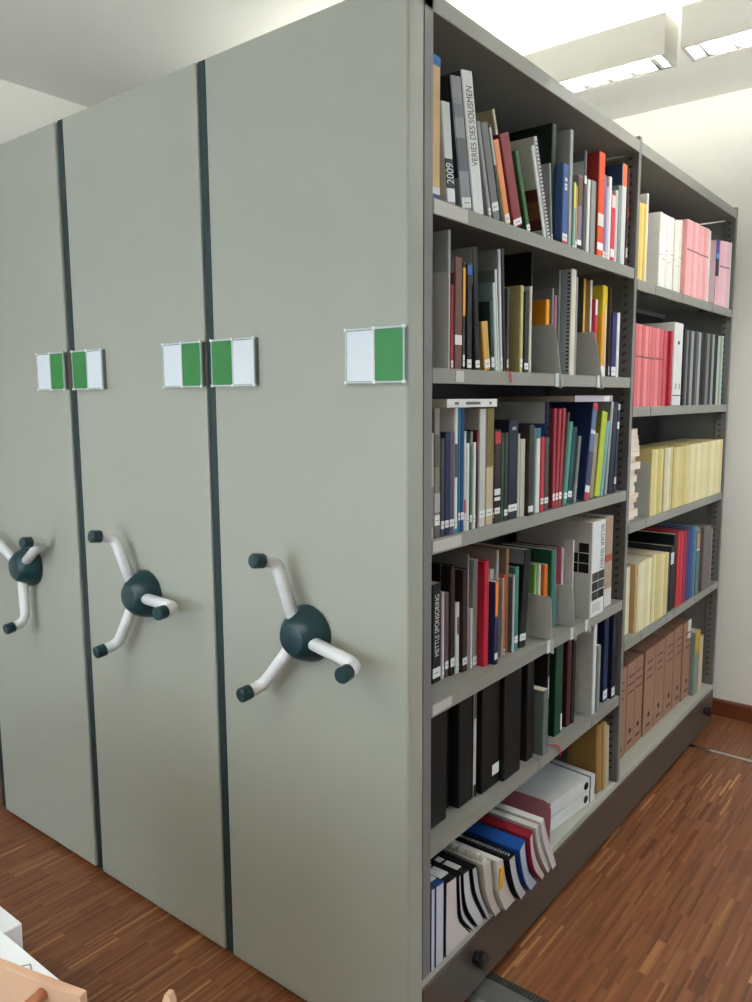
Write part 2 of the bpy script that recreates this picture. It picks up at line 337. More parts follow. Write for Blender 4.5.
# shelf front labels and clips
for key, (y0, y1, dz) in {('near', 1.871): (.088, .215, .002), ('near', 1.181): (.088, .20, .004), ('near', .822): (.090, .165, .005), ('near', 1.538): (.172, .205, .004)}.items():
    s = SHELVES[key]; box('shelf_label', (0, y0, -.031+dz), (.0008, y1, -dz), mat('shelf_label_paper', 'b9b5ae' if dz else 'b9b5ae', rough=.6, var=.05), s)
for key, ys in {('far', 1.843): (1.389, 1.672, 2.05), ('far', 1.446): (1.387,), ('far', 1.067): (1.382,), ('far', .670): (1.38, 1.642, 1.733, 2.0), ('near', .497): (.607, .966)}.items():
    for y in ys: box('lip_joint', (-.05, y, -.0315), (.0008, y+.004, .0002), STEEL_D, SHELVES[key])
ROWS={
 'near1':(1.871,[
  ('tall tan paperback with blue cap','c9a878',0.1027,0.0297,0.2776,0.0,0.015,{'bands': [(0, 0.05, '3a5f95'), (0.05, 0.1, 'd0d0d0'), (0.93, 1, '2c6ea6')]}),
  ('white annual report numbered 2009','c9cbc6',0.1596,0.0319,0.2000,7.1,0.015,{'bands': [(0.0, 0.04, '8a8a86'), (0.04, 0.17, 'dddddd'), (0.17, 0.46, '2c3134')], 'txt': ('2009', 0.315, 'd5d5d5', 0.85, 0.2)}),
  ('mottled grey hardback with dark blue cover','85898c',0.2172,0.0405,0.2617,10.7,0.015,{'lab': (0.02, 0.1), 'face': [(0.0, 0.25, '6f7678'), (0.25, 1, '20283a')], 'bands': [(0.3, 0.55, '5b6064'), (0.7, 0.8, '6f757c')]}),
  ('large white-spined hardback with black lettering','d4d5d2',0.2650,0.0437,0.2855,11.2,0.015,{'face': [(0, 0.4, '8a9096'), (0.4, 1, '39435a')], 'txt': ('VERIES DES SOUSMEN', 0.62, '333333', 0.55, 0.55)}),
  ('slim grey book','8d9092',0.3305,0.0142,0.2028,16.6,0.015,{'lab': (0.05, 0.12)}),
  ('dark grey book with white sticker','6b6c6c',0.3503,0.0324,0.2054,17.7,0.015,{'lab': (0.1, 0.19)}),
  ('thin dark green book','2b4a37',0.3879,0.0125,0.2110,18.5,0.015,{'bands': [(0.6, 0.97, '9aa39a')]}),
  ('thin orange booklet','d98a57',0.4053,0.0258,0.1840,19.5,0.015,{'lab': (0.02, 0.13)}),
  ('thick dark red hardback','7d2a33',0.4465,0.0440,0.2062,21.0,0.015,{'lab': (0.02, 0.08)}),
  ('tall beige book pushed back','b3aa8c',0.4975,0.0120,0.2790,20.8,0.050,{}),
  ('slim green book','2f5a35',0.5132,0.0193,0.1870,21.4,0.015,{'lab': (0.02, 0.1)}),
  ('thin book with pale and maroon cover','c9ccca',0.6040,0.0152,0.2187,20.5,0.015,{'face': [(0, 0.1, 'b9bcbc'), (0.1, 0.55, '5a2c28'), (0.22, 0.42, '7a5238'), (0.55, 1, 'c3c7c4')]}),
  ('white spiral-bound booklet','c8c8c6',0.6279,0.0145,0.2453,21.0,0.015,{'rings': 1}),
  ('short grey book','85898a',0.6440,0.0087,0.1882,5.8,0.015,{'lab': (0.02, 0.1)}),
  ('tall black-green folder','18251f',0.6671,0.0236,0.2966,0.0,0.030,{}),
  ('thick blue hardback','44608f',0.6913,0.0312,0.2015,0.0,0.008,{'bands': [(0, 0.05, 'b33a40')], 'lab': (0.05, 0.14), 'txt2': [(0.68, 0.72, 'cfd3da'), (0.73, 0.76, 'cfd3da'), (0.79, 0.83, 'cfd3da')]}),
  ('tall light grey book','9a9d9a',0.7543,0.0190,0.3023,0.0,0.020,{}),
  ('teal and yellow booklet','8fb3a4',0.7739,0.0128,0.1724,0.0,0.015,{'bands': [(0.62, 0.98, 'd8cf4a'), (0, 0.06, 'ddddd8')]}),
  ('thin tan booklet','c29a63',0.7873,0.0106,0.1646,0.0,0.015,{'bands': [(0, 0.15, 'ddd8cc')]}),
  ('brown and lilac paperback','7d7788',0.7990,0.0287,0.1963,0.0,0.015,{'bands': [(0.6, 0.98, '6a5242'), (0.02, 0.08, '222222'), (0.08, 0.15, 'e0e0e0')]}),
  ('dark grey hardback with small white square','55585a',0.8373,0.0146,0.2671,0.0,0.015,{'bands': [(0.68, 0.76, 'e8e8e8')], 'face': [(0.72, 0.9, 'a9adac'), (0, 0.72, '6a6470')]}),
  ('thin white booklet','d6d6d2',0.8614,0.0184,0.1984,0.0,0.015,{}),
  ('medium grey paperback','8f908b',0.8865,0.0330,0.2014,0.0,0.015,{'face': [(0.0, 0.6, '8f8f8a'), (0.6, 0.9, '9a4a42')]}),
  ('thick orange-red hardback','d8552f',0.9200,0.0398,0.2838,0.0,0.008,{'face': [(0, 1, '8f2a2a')], 'bands': [(0.3, 0.42, 'd0cfc4'), (0.07, 0.14, 'e2e2de')]}),
  ('slim purple paperback','7d6b95',0.9752,0.0174,0.2336,0.0,0.015,{'lab': (0.02, 0.1)}),
  ('lilac booklet','b9aec4',0.9962,0.0139,0.2055,0.0,0.015,{'lab': (0.02, 0.12)}),
  ('slim white paperback','d9d9d6',1.0125,0.0192,0.2368,0.0,0.015,{}),
  ('pink-red paperback','cf3d55',1.0341,0.0287,0.1942,0.0,0.015,{'bands': [(0.08, 0.2, 'e4e4e2'), (0.8, 0.98, 'dfc6c8')]}),
  ('pale grey booklet','bdbfba',1.0640,0.0186,0.2095,0.0,0.015,{}),
  ('grey-green paperback','7f8a88',1.0862,0.0215,0.2283,0.0,0.015,{}),
  ('navy hardback with orange spine top','c9ccc8',1.1123,0.0329,0.2954,0.0,0.015,{'face': [(0.0, 1, '2b415f')], 'bands': [(0.78, 1, 'e0704c'), (0.78, 0.785, 'c0c0c0')]}),
  ('narrow black and red paperback','4a2b2b',1.1541,0.0140,0.2910,0.0,0.015,{'bands': [(0.1, 0.2, 'cccccc'), (0.5, 0.6, '8c3b3b')]}),
 ]),
 'near2':(1.538,[
  ('light grey flat folder','a5a9a8',0.1614,0.0078,0.2848,0.0,0.012,{}),
  ('thin red booklet','8c2f3a',0.1751,0.0119,0.1760,0.0,0.015,{'lab': (0.02, 0.1)}),
  ('brown-red paperback','6b4a44',0.1916,0.0290,0.2354,0.0,0.015,{'face': [(0.86, 1, '8d8d8a'), (0.35, 0.86, '6b3c38'), (0, 0.35, '6a6258')], 'bands': [(0.22, 0.31, 'd8d8d6')]}),
  ('slim yellow-edged book','3b3630',0.2228,0.0110,0.2279,0.0,0.015,{'bands': [(0.5, 0.95, 'd6a83c')], 'lab': (0.03, 0.14)}),
  ('slim black book with blue cap','1d2022',0.2408,0.0211,0.2267,0.0,0.015,{'bands': [(0.9, 0.99, '2f5fa8')], 'lab': (0.02, 0.1)}),
  ('tall black book with grey cover','1b1d1e',0.2779,0.0207,0.2657,3.6,0.015,{'face': [(0, 0.7, '26292a'), (0.7, 1, '8f9494')], 'lab': (0.02, 0.08)}),  # grey upper face band paints a reflection on the near cover
  ('small tan paperback','c49a52',0.3182,0.0274,0.1093,8.0,0.015,{'lab': (0.05, 0.22)}),
  ('dark teal booklet','27403f',0.3490,0.0156,0.1565,4.3,0.015,{'lab': (0.05, 0.2)}),
  ('white-edged booklet with teal cover','c3caca',0.3678,0.0111,0.1995,4.7,0.015,{'face': [(0.75, 1, '7f9a9c'), (0, 0.75, '49696b')], 'lab': (0.02, 0.12)}),
  ('thin pale booklet','cfd3d2',0.3811,0.0083,0.2301,5.1,0.015,{'face': [(0, 1, '70807f')]}),
  ('tall pale grey folder','b5b9b9',0.3910,0.0122,0.2766,3.8,0.015,{'face': [(0, 1, '8d9596')], 'lab': (0.02, 0.12)}),
  ('tall dark folder','2a2c2c',0.4057,0.0140,0.2802,3.9,0.015,{}),
  ('slim dark grey book','3c4040',0.4202,0.0108,0.1939,0.0,0.015,{'lab': (0.05, 0.15)}),
  ('thick olive yellow volume','b3ab72',0.4803,0.0156,0.2068,0.0,0.012,{'lab': (0.06, 0.16)}),
  ('slim black paperback','232525',0.5083,0.0231,0.1960,0.0,0.015,{'lab': (0.04, 0.12)}),
  ('cream-edged dark booklet','c9c8b0',0.5343,0.0119,0.2106,0.0,0.015,{'face': [(0, 0.95, '33373a'), (0.95, 1, 'b9bba5')], 'lab': (0.02, 0.14)}),
  ('tall black folder','161818',0.5507,0.0068,0.2960,0.0,0.020,{}),
  ('thick bright orange paperback','e0962a',0.7000,0.0200,0.1980,0.0,0.052,{}),
  ('slim grey booklet','8a8f90',0.7350,0.0080,0.2300,0.0,0.051,{}),
  ('slim pink booklet','b87a8c',0.7480,0.0120,0.2130,0.0,0.050,{}),
  ('tall slate grey folder','7d8585',0.7650,0.0070,0.2800,0.0,0.046,{}),
  ('cream comb-bound report','c9c4b4',0.7837,0.0310,0.2839,0.0,0.020,{'face': [(0, 1, '9fadb3')], 'comb': 1}),
  ('thin grey-brown booklet','8f8b84',0.8152,0.0122,0.2654,0.0,0.020,{}),
  ('charcoal folder with yellow spine','d8ab3c',0.9550,0.0110,0.2800,0.0,0.058,{'face': [(0, 1, '55575a')]}),
  ('tan booklet with white spine','dedad2',0.9850,0.0100,0.2790,0.0,0.050,{'face': [(0, 1, 'bda98a')]}),
  ('red booklet with white tag','c43a4c',0.9980,0.0160,0.2250,0.0,0.040,{'bands': [(0.8, 1, 'e4e4e0')]}),
  ('yellow and orange binder','e0a03c',1.0200,0.0260,0.2670,0.0,0.028,{'face': [(0, 1, 'd0bf2c')], 'bands': [(0.7, 0.98, 'cdbb24'), (0.0, 0.12, 'dedede')]}),
  ('slim white booklet with yellow top','dcdad4',1.0480,0.0080,0.2650,0.0,0.028,{'bands': [(0.8, 1, 'd6b73a')]}),
  ('narrow dark brown booklet','3a2d26',1.0580,0.0100,0.2620,0.0,0.020,{'lab': (0.02, 0.12)}),
  ('short navy paperback','2b2d5c',1.0686,0.0367,0.1901,0.0,0.015,{'lab': (0.02, 0.16)}),
  ('short white booklet','d0d0d4',1.1088,0.0194,0.1940,0.0,0.015,{}),
 ]),
 'near3':(1.181,[
  ('short mottled beige paperback','a39c90',0.0870,0.0138,0.2230,0.0,0.006,{'bands': [(0.1, 0.5, '77726c')]}),
  ('tall mottled grey-brown hardback','7d756b',0.1017,0.0222,0.2741,0.0,0.006,{'bands': [(0.55, 0.8, '5f5850'), (0.2, 0.35, 'a5a4a8'), (0.0, 0.1, '5a5a5c')], 'lab': (0.1, 0.18)}),
  ('slim charcoal paperback','3c4043',0.1265,0.0154,0.2106,0.0,0.006,{'lab': (0.08, 0.16)}),
  ('navy paperback','262a4d',0.1425,0.0170,0.2221,0.0,0.006,{'lab': (0.08, 0.15)}),
  ('dusky purple paperback','4d4a63',0.1601,0.0201,0.2225,0.0,0.006,{'lab': (0.08, 0.15)}),
  ('tall white paperback with dark photo','d2d3d2',0.1809,0.0126,0.2735,0.0,0.006,{'bands': [(0.45, 0.72, '5a4a48'), (0.0, 0.04, '4e7f92')], 'lab': (0.05, 0.13)}),
  ('tall teal hardback','1f7580',0.1956,0.0092,0.2740,0.0,0.006,{'lab': (0.1, 0.16)}),
  ('tall royal blue hardback','22407d',0.2056,0.0143,0.2739,0.0,0.006,{'lab': (0.1, 0.16)}),
  ('slim white booklet with pink foot','d3d3d6',0.2215,0.0073,0.2230,0.0,0.006,{'bands': [(0.18, 0.32, 'c94a70')]}),
  ('small white paperback','d0d1cc',0.2307,0.0118,0.1957,0.0,0.006,{'lab': (0.08, 0.15)}),
  ('slim green paperback','35604a',0.2435,0.0119,0.2211,0.0,0.006,{'bands': [(0.85, 1, '77756e')], 'lab': (0.08, 0.15)}),
  ('thin white paperback','cfcfcb',0.2581,0.0128,0.1964,0.0,0.006,{'lab': (0.08, 0.15)}),
  ('black and maroon paperback','3a2224',0.2716,0.0095,0.2233,0.0,0.006,{'bands': [(0.8, 1, '7c2730')]}),
  ('tall pale grey hardback','b7b8b4',0.2846,0.0279,0.2706,0.0,0.006,{'lab': (0.08, 0.14)}),
  ('tall cream hardback with olive top','b8ab8c',0.3157,0.0335,0.2714,0.0,0.006,{'bands': [(0.5, 1, '6d6336'), (0.5, 0.51, 'd0c6a8')], 'lab': (0.08, 0.14)}),
  ('thin black paperback','3f3b3a',0.3498,0.0044,0.1640,0.0,0.006,{'lab': (0.08, 0.16)}),
  ('black book with red top','2f2323',0.3548,0.0288,0.2213,0.0,0.006,{'bands': [(0.85, 0.98, 'a8343f'), (0.3, 0.37, 'dedede'), (0.24, 0.28, 'dedede')], 'lab': (0.1, 0.16)}),
  ('dark green paperback','2f4a38',0.3855,0.0152,0.2119,0.0,0.006,{}),
  ('slim black-green paperback','27332d',0.4015,0.0197,0.2126,0.0,0.006,{'lab': (0.06, 0.13)}),
  ('thick midnight navy hardback','1d2534',0.4220,0.0475,0.2423,0.0,0.006,{'lab': (0.08, 0.15), 'txt2': [(0.9, 0.93, '8d96a5')]}),
  ('thin pale booklet','bfc0ba',0.4707,0.0090,0.2079,0.0,0.006,{}),
  ('small cream paperback','b9b8a9',0.4821,0.0257,0.1937,0.0,0.006,{}),
  ('thick dark brown hardback','35322e',0.5084,0.0265,0.2286,0.0,-0.004,{'bands': [(0.04, 0.11, 'd5d5d5')]}),
  ('slim teal paperback','3c6b74',0.5511,0.0132,0.2200,0.0,0.006,{}),
  ('white paperback with teal top','cfcbc6',0.5671,0.0233,0.2175,0.0,0.006,{'bands': [(0.88, 1, '2f7286')]}),
  ('slim bright red paperback','b8323f',0.5951,0.0201,0.1941,0.0,0.006,{'lab': (0.1, 0.18)}),
  ('slim charcoal booklet','4b4846',0.6172,0.0243,0.1923,0.0,0.006,{'lab': (0.1, 0.18)}),
  ('navy spiral-bound catalogue','1f2a4a',0.6421,0.0237,0.2844,0.0,0.020,{'face': [(0.8, 1, 'a9b0b2'), (0.68, 0.8, '2c4579'), (0, 0.68, '909ba3')], 'rings': 1}),
  ('leaning dark red volume','8f3540',0.6664,0.0162,0.2662,0.0,0.006,{'lab': (0.08, 0.15)}),
  ('leaning crimson volume','9b3842',0.6832,0.0168,0.2651,-2.8,0.006,{'lab': (0.08, 0.15)}),
  ('leaning wine red volume','903640',0.7020,0.0200,0.2667,-4.0,0.006,{'lab': (0.08, 0.15)}),
  ('leaning brown booklet','5a4a44',0.7230,0.0090,0.2568,-7.1,0.006,{}),
  ('slim turquoise paperback','3f8c7f',0.7341,0.0224,0.2301,-7.6,0.006,{'lab': (0.08, 0.15)}),
  ('dark teal paperback','24474c',0.7719,0.0292,0.2141,-8.0,0.012,{'lab': (0.08, 0.16)}),
  ('short grey paperback','6f7776',0.8019,0.0179,0.1885,-8.1,0.006,{}),
  ('large navy hardback with coloured spine','5b6f93',0.8567,0.0310,0.2818,-10.2,-0.002,{'face': [(0, 1, '25325c')], 'bands': [(0.0, 0.08, 'b03444'), (0.08, 0.15, 'dddddd'), (0.15, 0.5, '3b3a5c'), (0.92, 1, 'b5374f'), (0.68, 0.72, 'd2d2d8')]}),
  ('slim tan booklet','8d8268',0.9116,0.0300,0.1919,-7.6,0.006,{}),
  ('bright lime green binder','a9b83a',0.9513,0.0378,0.2540,-9.7,0.006,{'face': [(0, 1, '8d9a28')]}),
  ('slim teal and white booklet','6fa0a5',0.9921,0.0217,0.2264,-9.8,0.006,{}),
  ('tall grey folder','8b9191',1.0264,0.0187,0.2831,-6.9,0.006,{}),
  ('tall black-navy hardback','1c2233',1.0528,0.0345,0.2812,-5.5,0.006,{}),
  ('slim navy booklet with white stickers','22304a',1.0971,0.0164,0.2754,-3.6,0.006,{'bands': [(0.1, 0.18, 'd5d5d5'), (0.72, 0.8, 'e0e0e0'), (0.93, 1, 'd0d0d0')]}),
 ]),
 'near4':(0.822,[
  ('thin white booklet','c3c8c4',0.1680,0.0080,0.2350,0.0,0.066,{}),
  ('black paperback with white lettering','1e1e20',0.1860,0.0353,0.2342,0.0,0.066,{'lab': (0.05, 0.15), 'txt': ('METTLE SPONSORING', 0.58, 'd8d8d8', 0.5, 0.62)}),
  ('tall black folder','131414',0.2220,0.0029,0.2749,0.0,0.070,{}),
  ('thin pink and white booklet','c9b3ba',0.2255,0.0110,0.2076,0.0,0.066,{'lab': (0.05, 0.15)}),
  ('slim grey photo booklet','55504f',0.2380,0.0169,0.2044,0.0,0.066,{'lab': (0.1, 0.19)}),
  ('dark brown hardback','33241f',0.2555,0.0200,0.2650,0.0,0.062,{'lab': (0.08, 0.16), 'face': [(0, 1, '2b2120')]}),
  ('narrow white paperback','c9ccc8',0.2761,0.0159,0.1735,0.0,0.060,{'txt2': [(0.55, 0.8, '333333')], 'lab': (0.05, 0.12)}),
  ('black-maroon hardback','35201f',0.2926,0.0236,0.2508,0.0,0.052,{'lab': (0.07, 0.14)}),
  ('tall pale grey folder','a3a6a4',0.3224,0.0046,0.2824,0.0,0.056,{}),
  ('thin pale pink booklet','cbbdbf',0.3276,0.0090,0.1498,0.0,0.050,{'lab': (0.02, 0.1)}),
  ('grey translucent folder','7f7c78',0.3372,0.0218,0.2684,0.0,0.050,{'lab': (0.02, 0.1)}),
  ('bright red binder','b7263a',0.3596,0.0200,0.2631,0.0,0.032,{'d_': 0.1}),
  ('slim orange booklet','cf6a3a',0.3802,0.0069,0.2171,0.0,0.035,{}),
  ('orange and navy paperback','2b2d55',0.3877,0.0156,0.2092,0.0,0.018,{'d_': 0.14, 'bands': [(0.0, 0.06, '1c1c24'), (0.06, 0.14, 'd8d8d8'), (0.58, 1, 'd67a2e')]}),
  ('pale grey booklet pushed back','a9adab',0.4161,0.0202,0.2302,0.0,0.050,{}),
  ('tall light grey folder','a9aaa4',0.4379,0.0085,0.2779,0.0,0.042,{}),
  ('grey-cream booklet','b3aca2',0.4471,0.0061,0.2052,0.0,0.030,{}),
  ('slim vermilion booklet','c95f35',0.4538,0.0076,0.2128,0.0,0.030,{'lab': (0.03, 0.1)}),
  ('tall brown folder','8a6844',0.4820,0.0133,0.2760,0.0,0.040,{'face': [(0, 1, '8d7f70')]}),
  ('thin dark grey paperback','5a5a62',0.4960,0.0037,0.1987,0.0,0.030,{'lab': (0.03, 0.1)}),
  ('slim white-blue paperback','bfc7d0',0.5003,0.0064,0.2054,0.0,0.028,{}),
  ('teal green hardback','3f7467',0.5073,0.0210,0.2227,0.0,0.028,{'lab': (0.1, 0.18)}),
  ('tall pale folder with black spine','14161a',0.5339,0.0359,0.2596,-5.3,0.028,{'face': [(0.85, 1, '7f8486'), (0, 0.85, '10110f')], 'lab': (0.07, 0.14)}),
  ('slim lime green booklet','7db35a',0.7000,0.0140,0.1920,0.0,0.070,{}),
  ('slim white booklet','c9cdc4',0.7150,0.0120,0.1910,0.0,0.064,{}),
  ('orange paperback','cf6f24',0.7280,0.0220,0.1890,0.0,0.054,{}),
  ('tall green folder','2f6b55',0.7520,0.0200,0.2280,0.0,0.043,{'face': [(0, 1, '2a5f4e')]}),
  ('thin blue-grey booklet','6a8a90',0.7740,0.0080,0.2280,0.0,0.043,{}),
  ('dark red hardback','7a2130',0.8320,0.0300,0.2190,0.0,0.066,{}),
  ('pink-white booklet','c9b6b9',0.8640,0.0120,0.2140,0.0,0.064,{}),
  ('thin white pamphlet','d0d2d0',0.8880,0.0060,0.2380,0.0,0.040,{}),
  ('thick white art book with black squares','d3d4d2',0.9250,0.1000,0.2880,0.0,-0.002,{'squares': 1, 'txt': ('BILDER SEHEN', 0.72, '141414', 0.24, 0.46, 0.8), 'd_': 0.25}),
  ('tall tan book','a08a78',1.0601,0.0606,0.2867,0.0,0.012,{'bands': [(0.5, 0.58, '9c4a34'), (0, 0.2, 'c2beb8')]}),
 ]),
 'near5':(0.497,[
  ('thick black binder set forward','16191a',0.0890,0.1120,0.2880,0.0,0.035,{}),
  ('wide black binder','131516',0.2120,0.0400,0.2850,0.0,0.060,{}),
  ('black box folder','151718',0.2550,0.0620,0.2860,0.0,0.036,{}),
  ('grey flat folder with white edge','b9bcbc',0.3230,0.0120,0.2700,0.0,0.035,{'face': [(0, 1, '1a1b1c')], 'bands': [(0, 0.12, '1c1d1e'), (0.75, 1, '4a4c4c')]}),
  ('black binder with white sticker','131415',0.3450,0.0880,0.2870,0.0,0.026,{'bands': [(0.1, 0.2, 'd5d8d6')], 'bandw': 0.4}),
  ('thick glossy black binder','141516',0.4360,0.0900,0.2880,0.0,0.014,{}),
  ('slim black binder','17181a',0.5750,0.0400,0.2880,0.0,0.022,{}),
  ('short grey-green booklet','5f6b66',0.6340,0.0300,0.1850,0.0,0.002,{}),
  ('thin black booklet with white lettering','1b1c1c',0.6920,0.0120,0.2840,0.0,0.020,{'txt2': [(0.5, 0.72, 'c9c9c9')]}),
  ('dark green hardback','123d28',0.7650,0.0500,0.2870,0.0,0.030,{'bands': [(0.02, 0.2, 'dddddd')], 'bandw': 0.2}),
  ('dark maroon hardback','3f171c',0.8500,0.0300,0.2850,0.0,0.032,{}),
  ('slim black hardback','151515',0.8820,0.0220,0.2850,0.0,0.030,{}),
  ('white flat file','c9cdca',0.9850,0.0230,0.2860,0.0,0.008,{'d_': 0.25}),
  ('narrow grey booklet','7c8480',1.0120,0.0220,0.2150,0.0,0.004,{}),
  ('navy blue binder','1d2547',1.1000,0.0360,0.2880,0.0,0.020,{'lab': (0.03, 0.13)}),
  ('black-navy binder','161b2c',1.1460,0.0300,0.2870,0.0,0.010,{'lab': (0.03, 0.13)}),
 ]),
 'far1':(1.843,[
  ('cream-yellow booklet','d9bd5c',1.2734,0.0221,0.2426,0.0,0.020,{}),
  ('cream-yellow booklet','e3cf86',1.2960,0.0184,0.2433,0.0,0.020,{}),
  ('cream-yellow booklet','d2b04a',1.3150,0.0225,0.2456,0.0,0.020,{}),
  ('tall white paper sheaf','dedcd2',1.3382,0.0147,0.2822,0.0,0.020,{}),
  ('white journal','e0dfd8',1.4286,0.0238,0.2398,0.0,0.006,{'line': 1}),
  ('white journal','e8e7e1',1.4530,0.0362,0.2383,0.0,0.006,{'line': 1}),
  ('white journal','dad8d0',1.4899,0.0254,0.2389,0.0,0.006,{'line': 1}),
  ('white journal','e4e3dc',1.5159,0.0267,0.2393,0.0,0.006,{'line': 1}),
  ('white journal','dedcd4',1.5432,0.0263,0.2404,0.0,0.006,{'line': 1}),
  ('cream white journal','dcdacb',1.5888,0.0223,0.2419,0.0,0.008,{'line': 1}),
  ('cream white journal','e2e0d4',1.6117,0.0274,0.2445,0.0,0.008,{'line': 1}),
  ('cream white journal','d6d4c4',1.6397,0.0251,0.2505,0.0,0.008,{'line': 1}),
  ('pink journal','e8a6a6',1.7169,0.0304,0.2661,0.0,0.006,{'mark': 1}),
  ('pink journal','eaaeb0',1.7479,0.0324,0.2667,0.0,0.006,{'mark': 1}),
  ('pink journal','e59c9e',1.7809,0.0293,0.2669,0.0,0.006,{'mark': 1}),
  ('pink journal','ecb6b4',1.8108,0.0409,0.2688,0.0,0.006,{'mark': 1}),
  ('pink journal','e8a6a6',1.8524,0.0304,0.2676,0.0,0.006,{'mark': 1}),
  ('pink journal','eaaeb0',1.8834,0.0402,0.2689,0.0,0.006,{'mark': 1}),
  ('pink journal','e59c9e',1.9242,0.0318,0.2709,0.0,0.006,{'mark': 1}),
  ('pink journal','ecb6b4',1.9566,0.0302,0.2725,0.0,0.006,{'mark': 1}),
  ('thick white paperback','e4dcda',1.9899,0.0199,0.2694,0.0,0.006,{}),
  ('purple and blue paperback','4c3f8c',2.1094,0.0402,0.2536,0.0,0.010,{'face': [(0, 1, 'e6c8cc')], 'bands': [(0, 0.45, 'e6b8bb'), (0.45, 0.72, '2a2238'), (0.72, 0.8, '5c9ad0')]}),
  ('pale pink journal','ebbcc4',2.1502,0.0155,0.2558,0.0,0.006,{'mark': 1}),
  ('pale pink journal','e9b4bd',2.1662,0.0366,0.2584,0.0,0.006,{'mark': 1}),
  ('pale pink journal','edc6cc',2.2034,0.0342,0.2611,0.0,0.006,{'mark': 1}),
  ('pale pink journal','ebbcc4',2.2381,0.0300,0.2655,0.0,0.006,{'mark': 1}),
  ('pale pink journal','e9b4bd',2.2688,0.0259,0.2668,0.0,0.006,{'mark': 1}),
  ('pale grey booklet','d6d6d2',2.2971,0.0185,0.2697,0.0,0.006,{}),
 ]),
 'far2':(1.446,[
  ('salmon red journal','c9656b',1.2471,0.0230,0.2638,0.0,0.008,{'mark': 1}),
  ('salmon red journal','d4757a',1.2707,0.0344,0.2631,0.0,0.008,{'mark': 1}),
  ('salmon red journal','c25c63',1.3056,0.0243,0.2627,0.0,0.008,{'mark': 1}),
  ('salmon red journal','da8384',1.3305,0.0360,0.2615,0.0,0.008,{'mark': 1}),
  ('salmon red journal','cd6c70',1.3672,0.0289,0.2624,0.0,0.008,{'mark': 1}),
  ('salmon red journal','c9656b',1.3968,0.0380,0.2603,0.0,0.008,{'mark': 1}),
  ('salmon red journal','d4757a',1.4353,0.0406,0.2615,0.0,0.008,{'mark': 1}),
  ('salmon red journal','c25c63',1.4765,0.0374,0.2605,0.0,0.008,{'mark': 1}),
  ('deep pink journal','c25560',1.5570,0.0376,0.2632,0.0,0.020,{}),
  ('thin dark red journal','a8323f',1.5951,0.0228,0.2618,0.0,0.008,{}),
  ('white lever-arch binder','d3d3d0',1.6246,0.0950,0.2953,0.0,0.006,{'binder': 1}),
  ('dark grey magazine','141516',1.7426,0.0284,0.2780,0.0,0.008,{}),
  ('dark grey magazine','6f7274',1.7717,0.0247,0.2768,0.0,0.008,{}),
  ('dark grey magazine','1d1f20',1.7970,0.0286,0.2772,0.0,0.008,{}),
  ('dark grey magazine','8d9092',1.8262,0.0358,0.2768,0.0,0.008,{}),
  ('dark grey magazine','101112',1.8626,0.0278,0.2783,0.0,0.008,{}),
  ('dark grey magazine','55585a',1.8910,0.0311,0.2798,0.0,0.008,{}),
  ('dark grey magazine','9a9c9c',1.9229,0.0311,0.2779,0.0,0.008,{}),
  ('dark grey magazine','18191a',1.9546,0.0350,0.2789,0.0,0.008,{}),
  ('dark grey magazine','141516',1.9902,0.0417,0.2799,0.0,0.008,{}),
  ('dark grey magazine','6f7274',2.0325,0.0418,0.2808,0.0,0.008,{}),
  ('dark grey magazine','1d1f20',2.0751,0.0314,0.2799,0.0,0.008,{}),
  ('dark grey magazine','8d9092',2.1071,0.0338,0.2812,0.0,0.008,{}),
  ('dark grey magazine','101112',2.1416,0.0464,0.2812,0.0,0.008,{}),
  ('thin green-grey magazine','a9b8ae',2.1932,0.0286,0.2801,0.0,0.008,{}),
  ('thin olive magazine','8f8f76',2.2236,0.0223,0.2819,0.0,0.008,{}),
  ('thin pale green magazine','9fc0b4',2.2479,0.0225,0.2833,0.0,0.008,{}),
 ]),
 'far3':(1.067,[
  ('yellow-cream volume','cdbf80',1.4321,0.0332,0.2308,0.0,0.004,{}),
  ('yellow-cream volume','d8cb93',1.4659,0.0282,0.2301,0.0,0.004,{}),
  ('yellow-cream volume','c2b26a',1.4947,0.0328,0.2298,0.0,0.004,{}),
  ('yellow-cream volume','d2c58a',1.5282,0.0250,0.2283,0.0,0.004,{}),
  ('mottled cream volume','c9bf9c',1.5693,0.0319,0.2288,0.0,0.004,{}),
  ('mottled cream volume','d5cdb4',1.6018,0.0293,0.2283,0.0,0.004,{}),
  ('mottled cream volume','c9b98a',1.6316,0.0246,0.2299,0.0,0.004,{}),
  ('straw yellow volume','c9b674',1.6673,0.0285,0.2254,0.0,0.004,{}),
  ('straw yellow volume','d4c48c',1.6964,0.0417,0.2258,0.0,0.004,{}),
  ('straw yellow volume','cfc08a',1.7387,0.0369,0.2257,0.0,0.004,{}),
  ('straw yellow volume','c9b674',1.7762,0.0415,0.2256,0.0,0.004,{}),
  ('straw yellow volume','d4c48c',1.8182,0.0309,0.2260,0.0,0.004,{}),
  ('smooth cream volume','dccf9e',1.8501,0.0358,0.2267,0.0,0.002,{}),
  ('smooth cream volume','e0d4a8',1.8865,0.0304,0.2279,0.0,0.002,{}),
  ('smooth cream volume','d8ca96',1.9175,0.0324,0.2283,0.0,0.002,{}),
  ('smooth cream volume','e3d8b0',1.9508,0.0433,0.2267,0.0,0.002,{}),
  ('smooth cream volume','dccf9e',1.9947,0.0490,0.2285,0.0,0.002,{}),
  ('smooth cream volume','e0d4a8',2.0444,0.0416,0.2287,0.0,0.002,{}),
  ('smooth cream volume','d8ca96',2.0866,0.0556,0.2287,0.0,0.002,{}),
  ('smooth cream volume','e3d8b0',2.1429,0.0518,0.2283,0.0,0.002,{}),
  ('smooth cream volume','dccf9e',2.1953,0.0421,0.2284,0.0,0.002,{}),
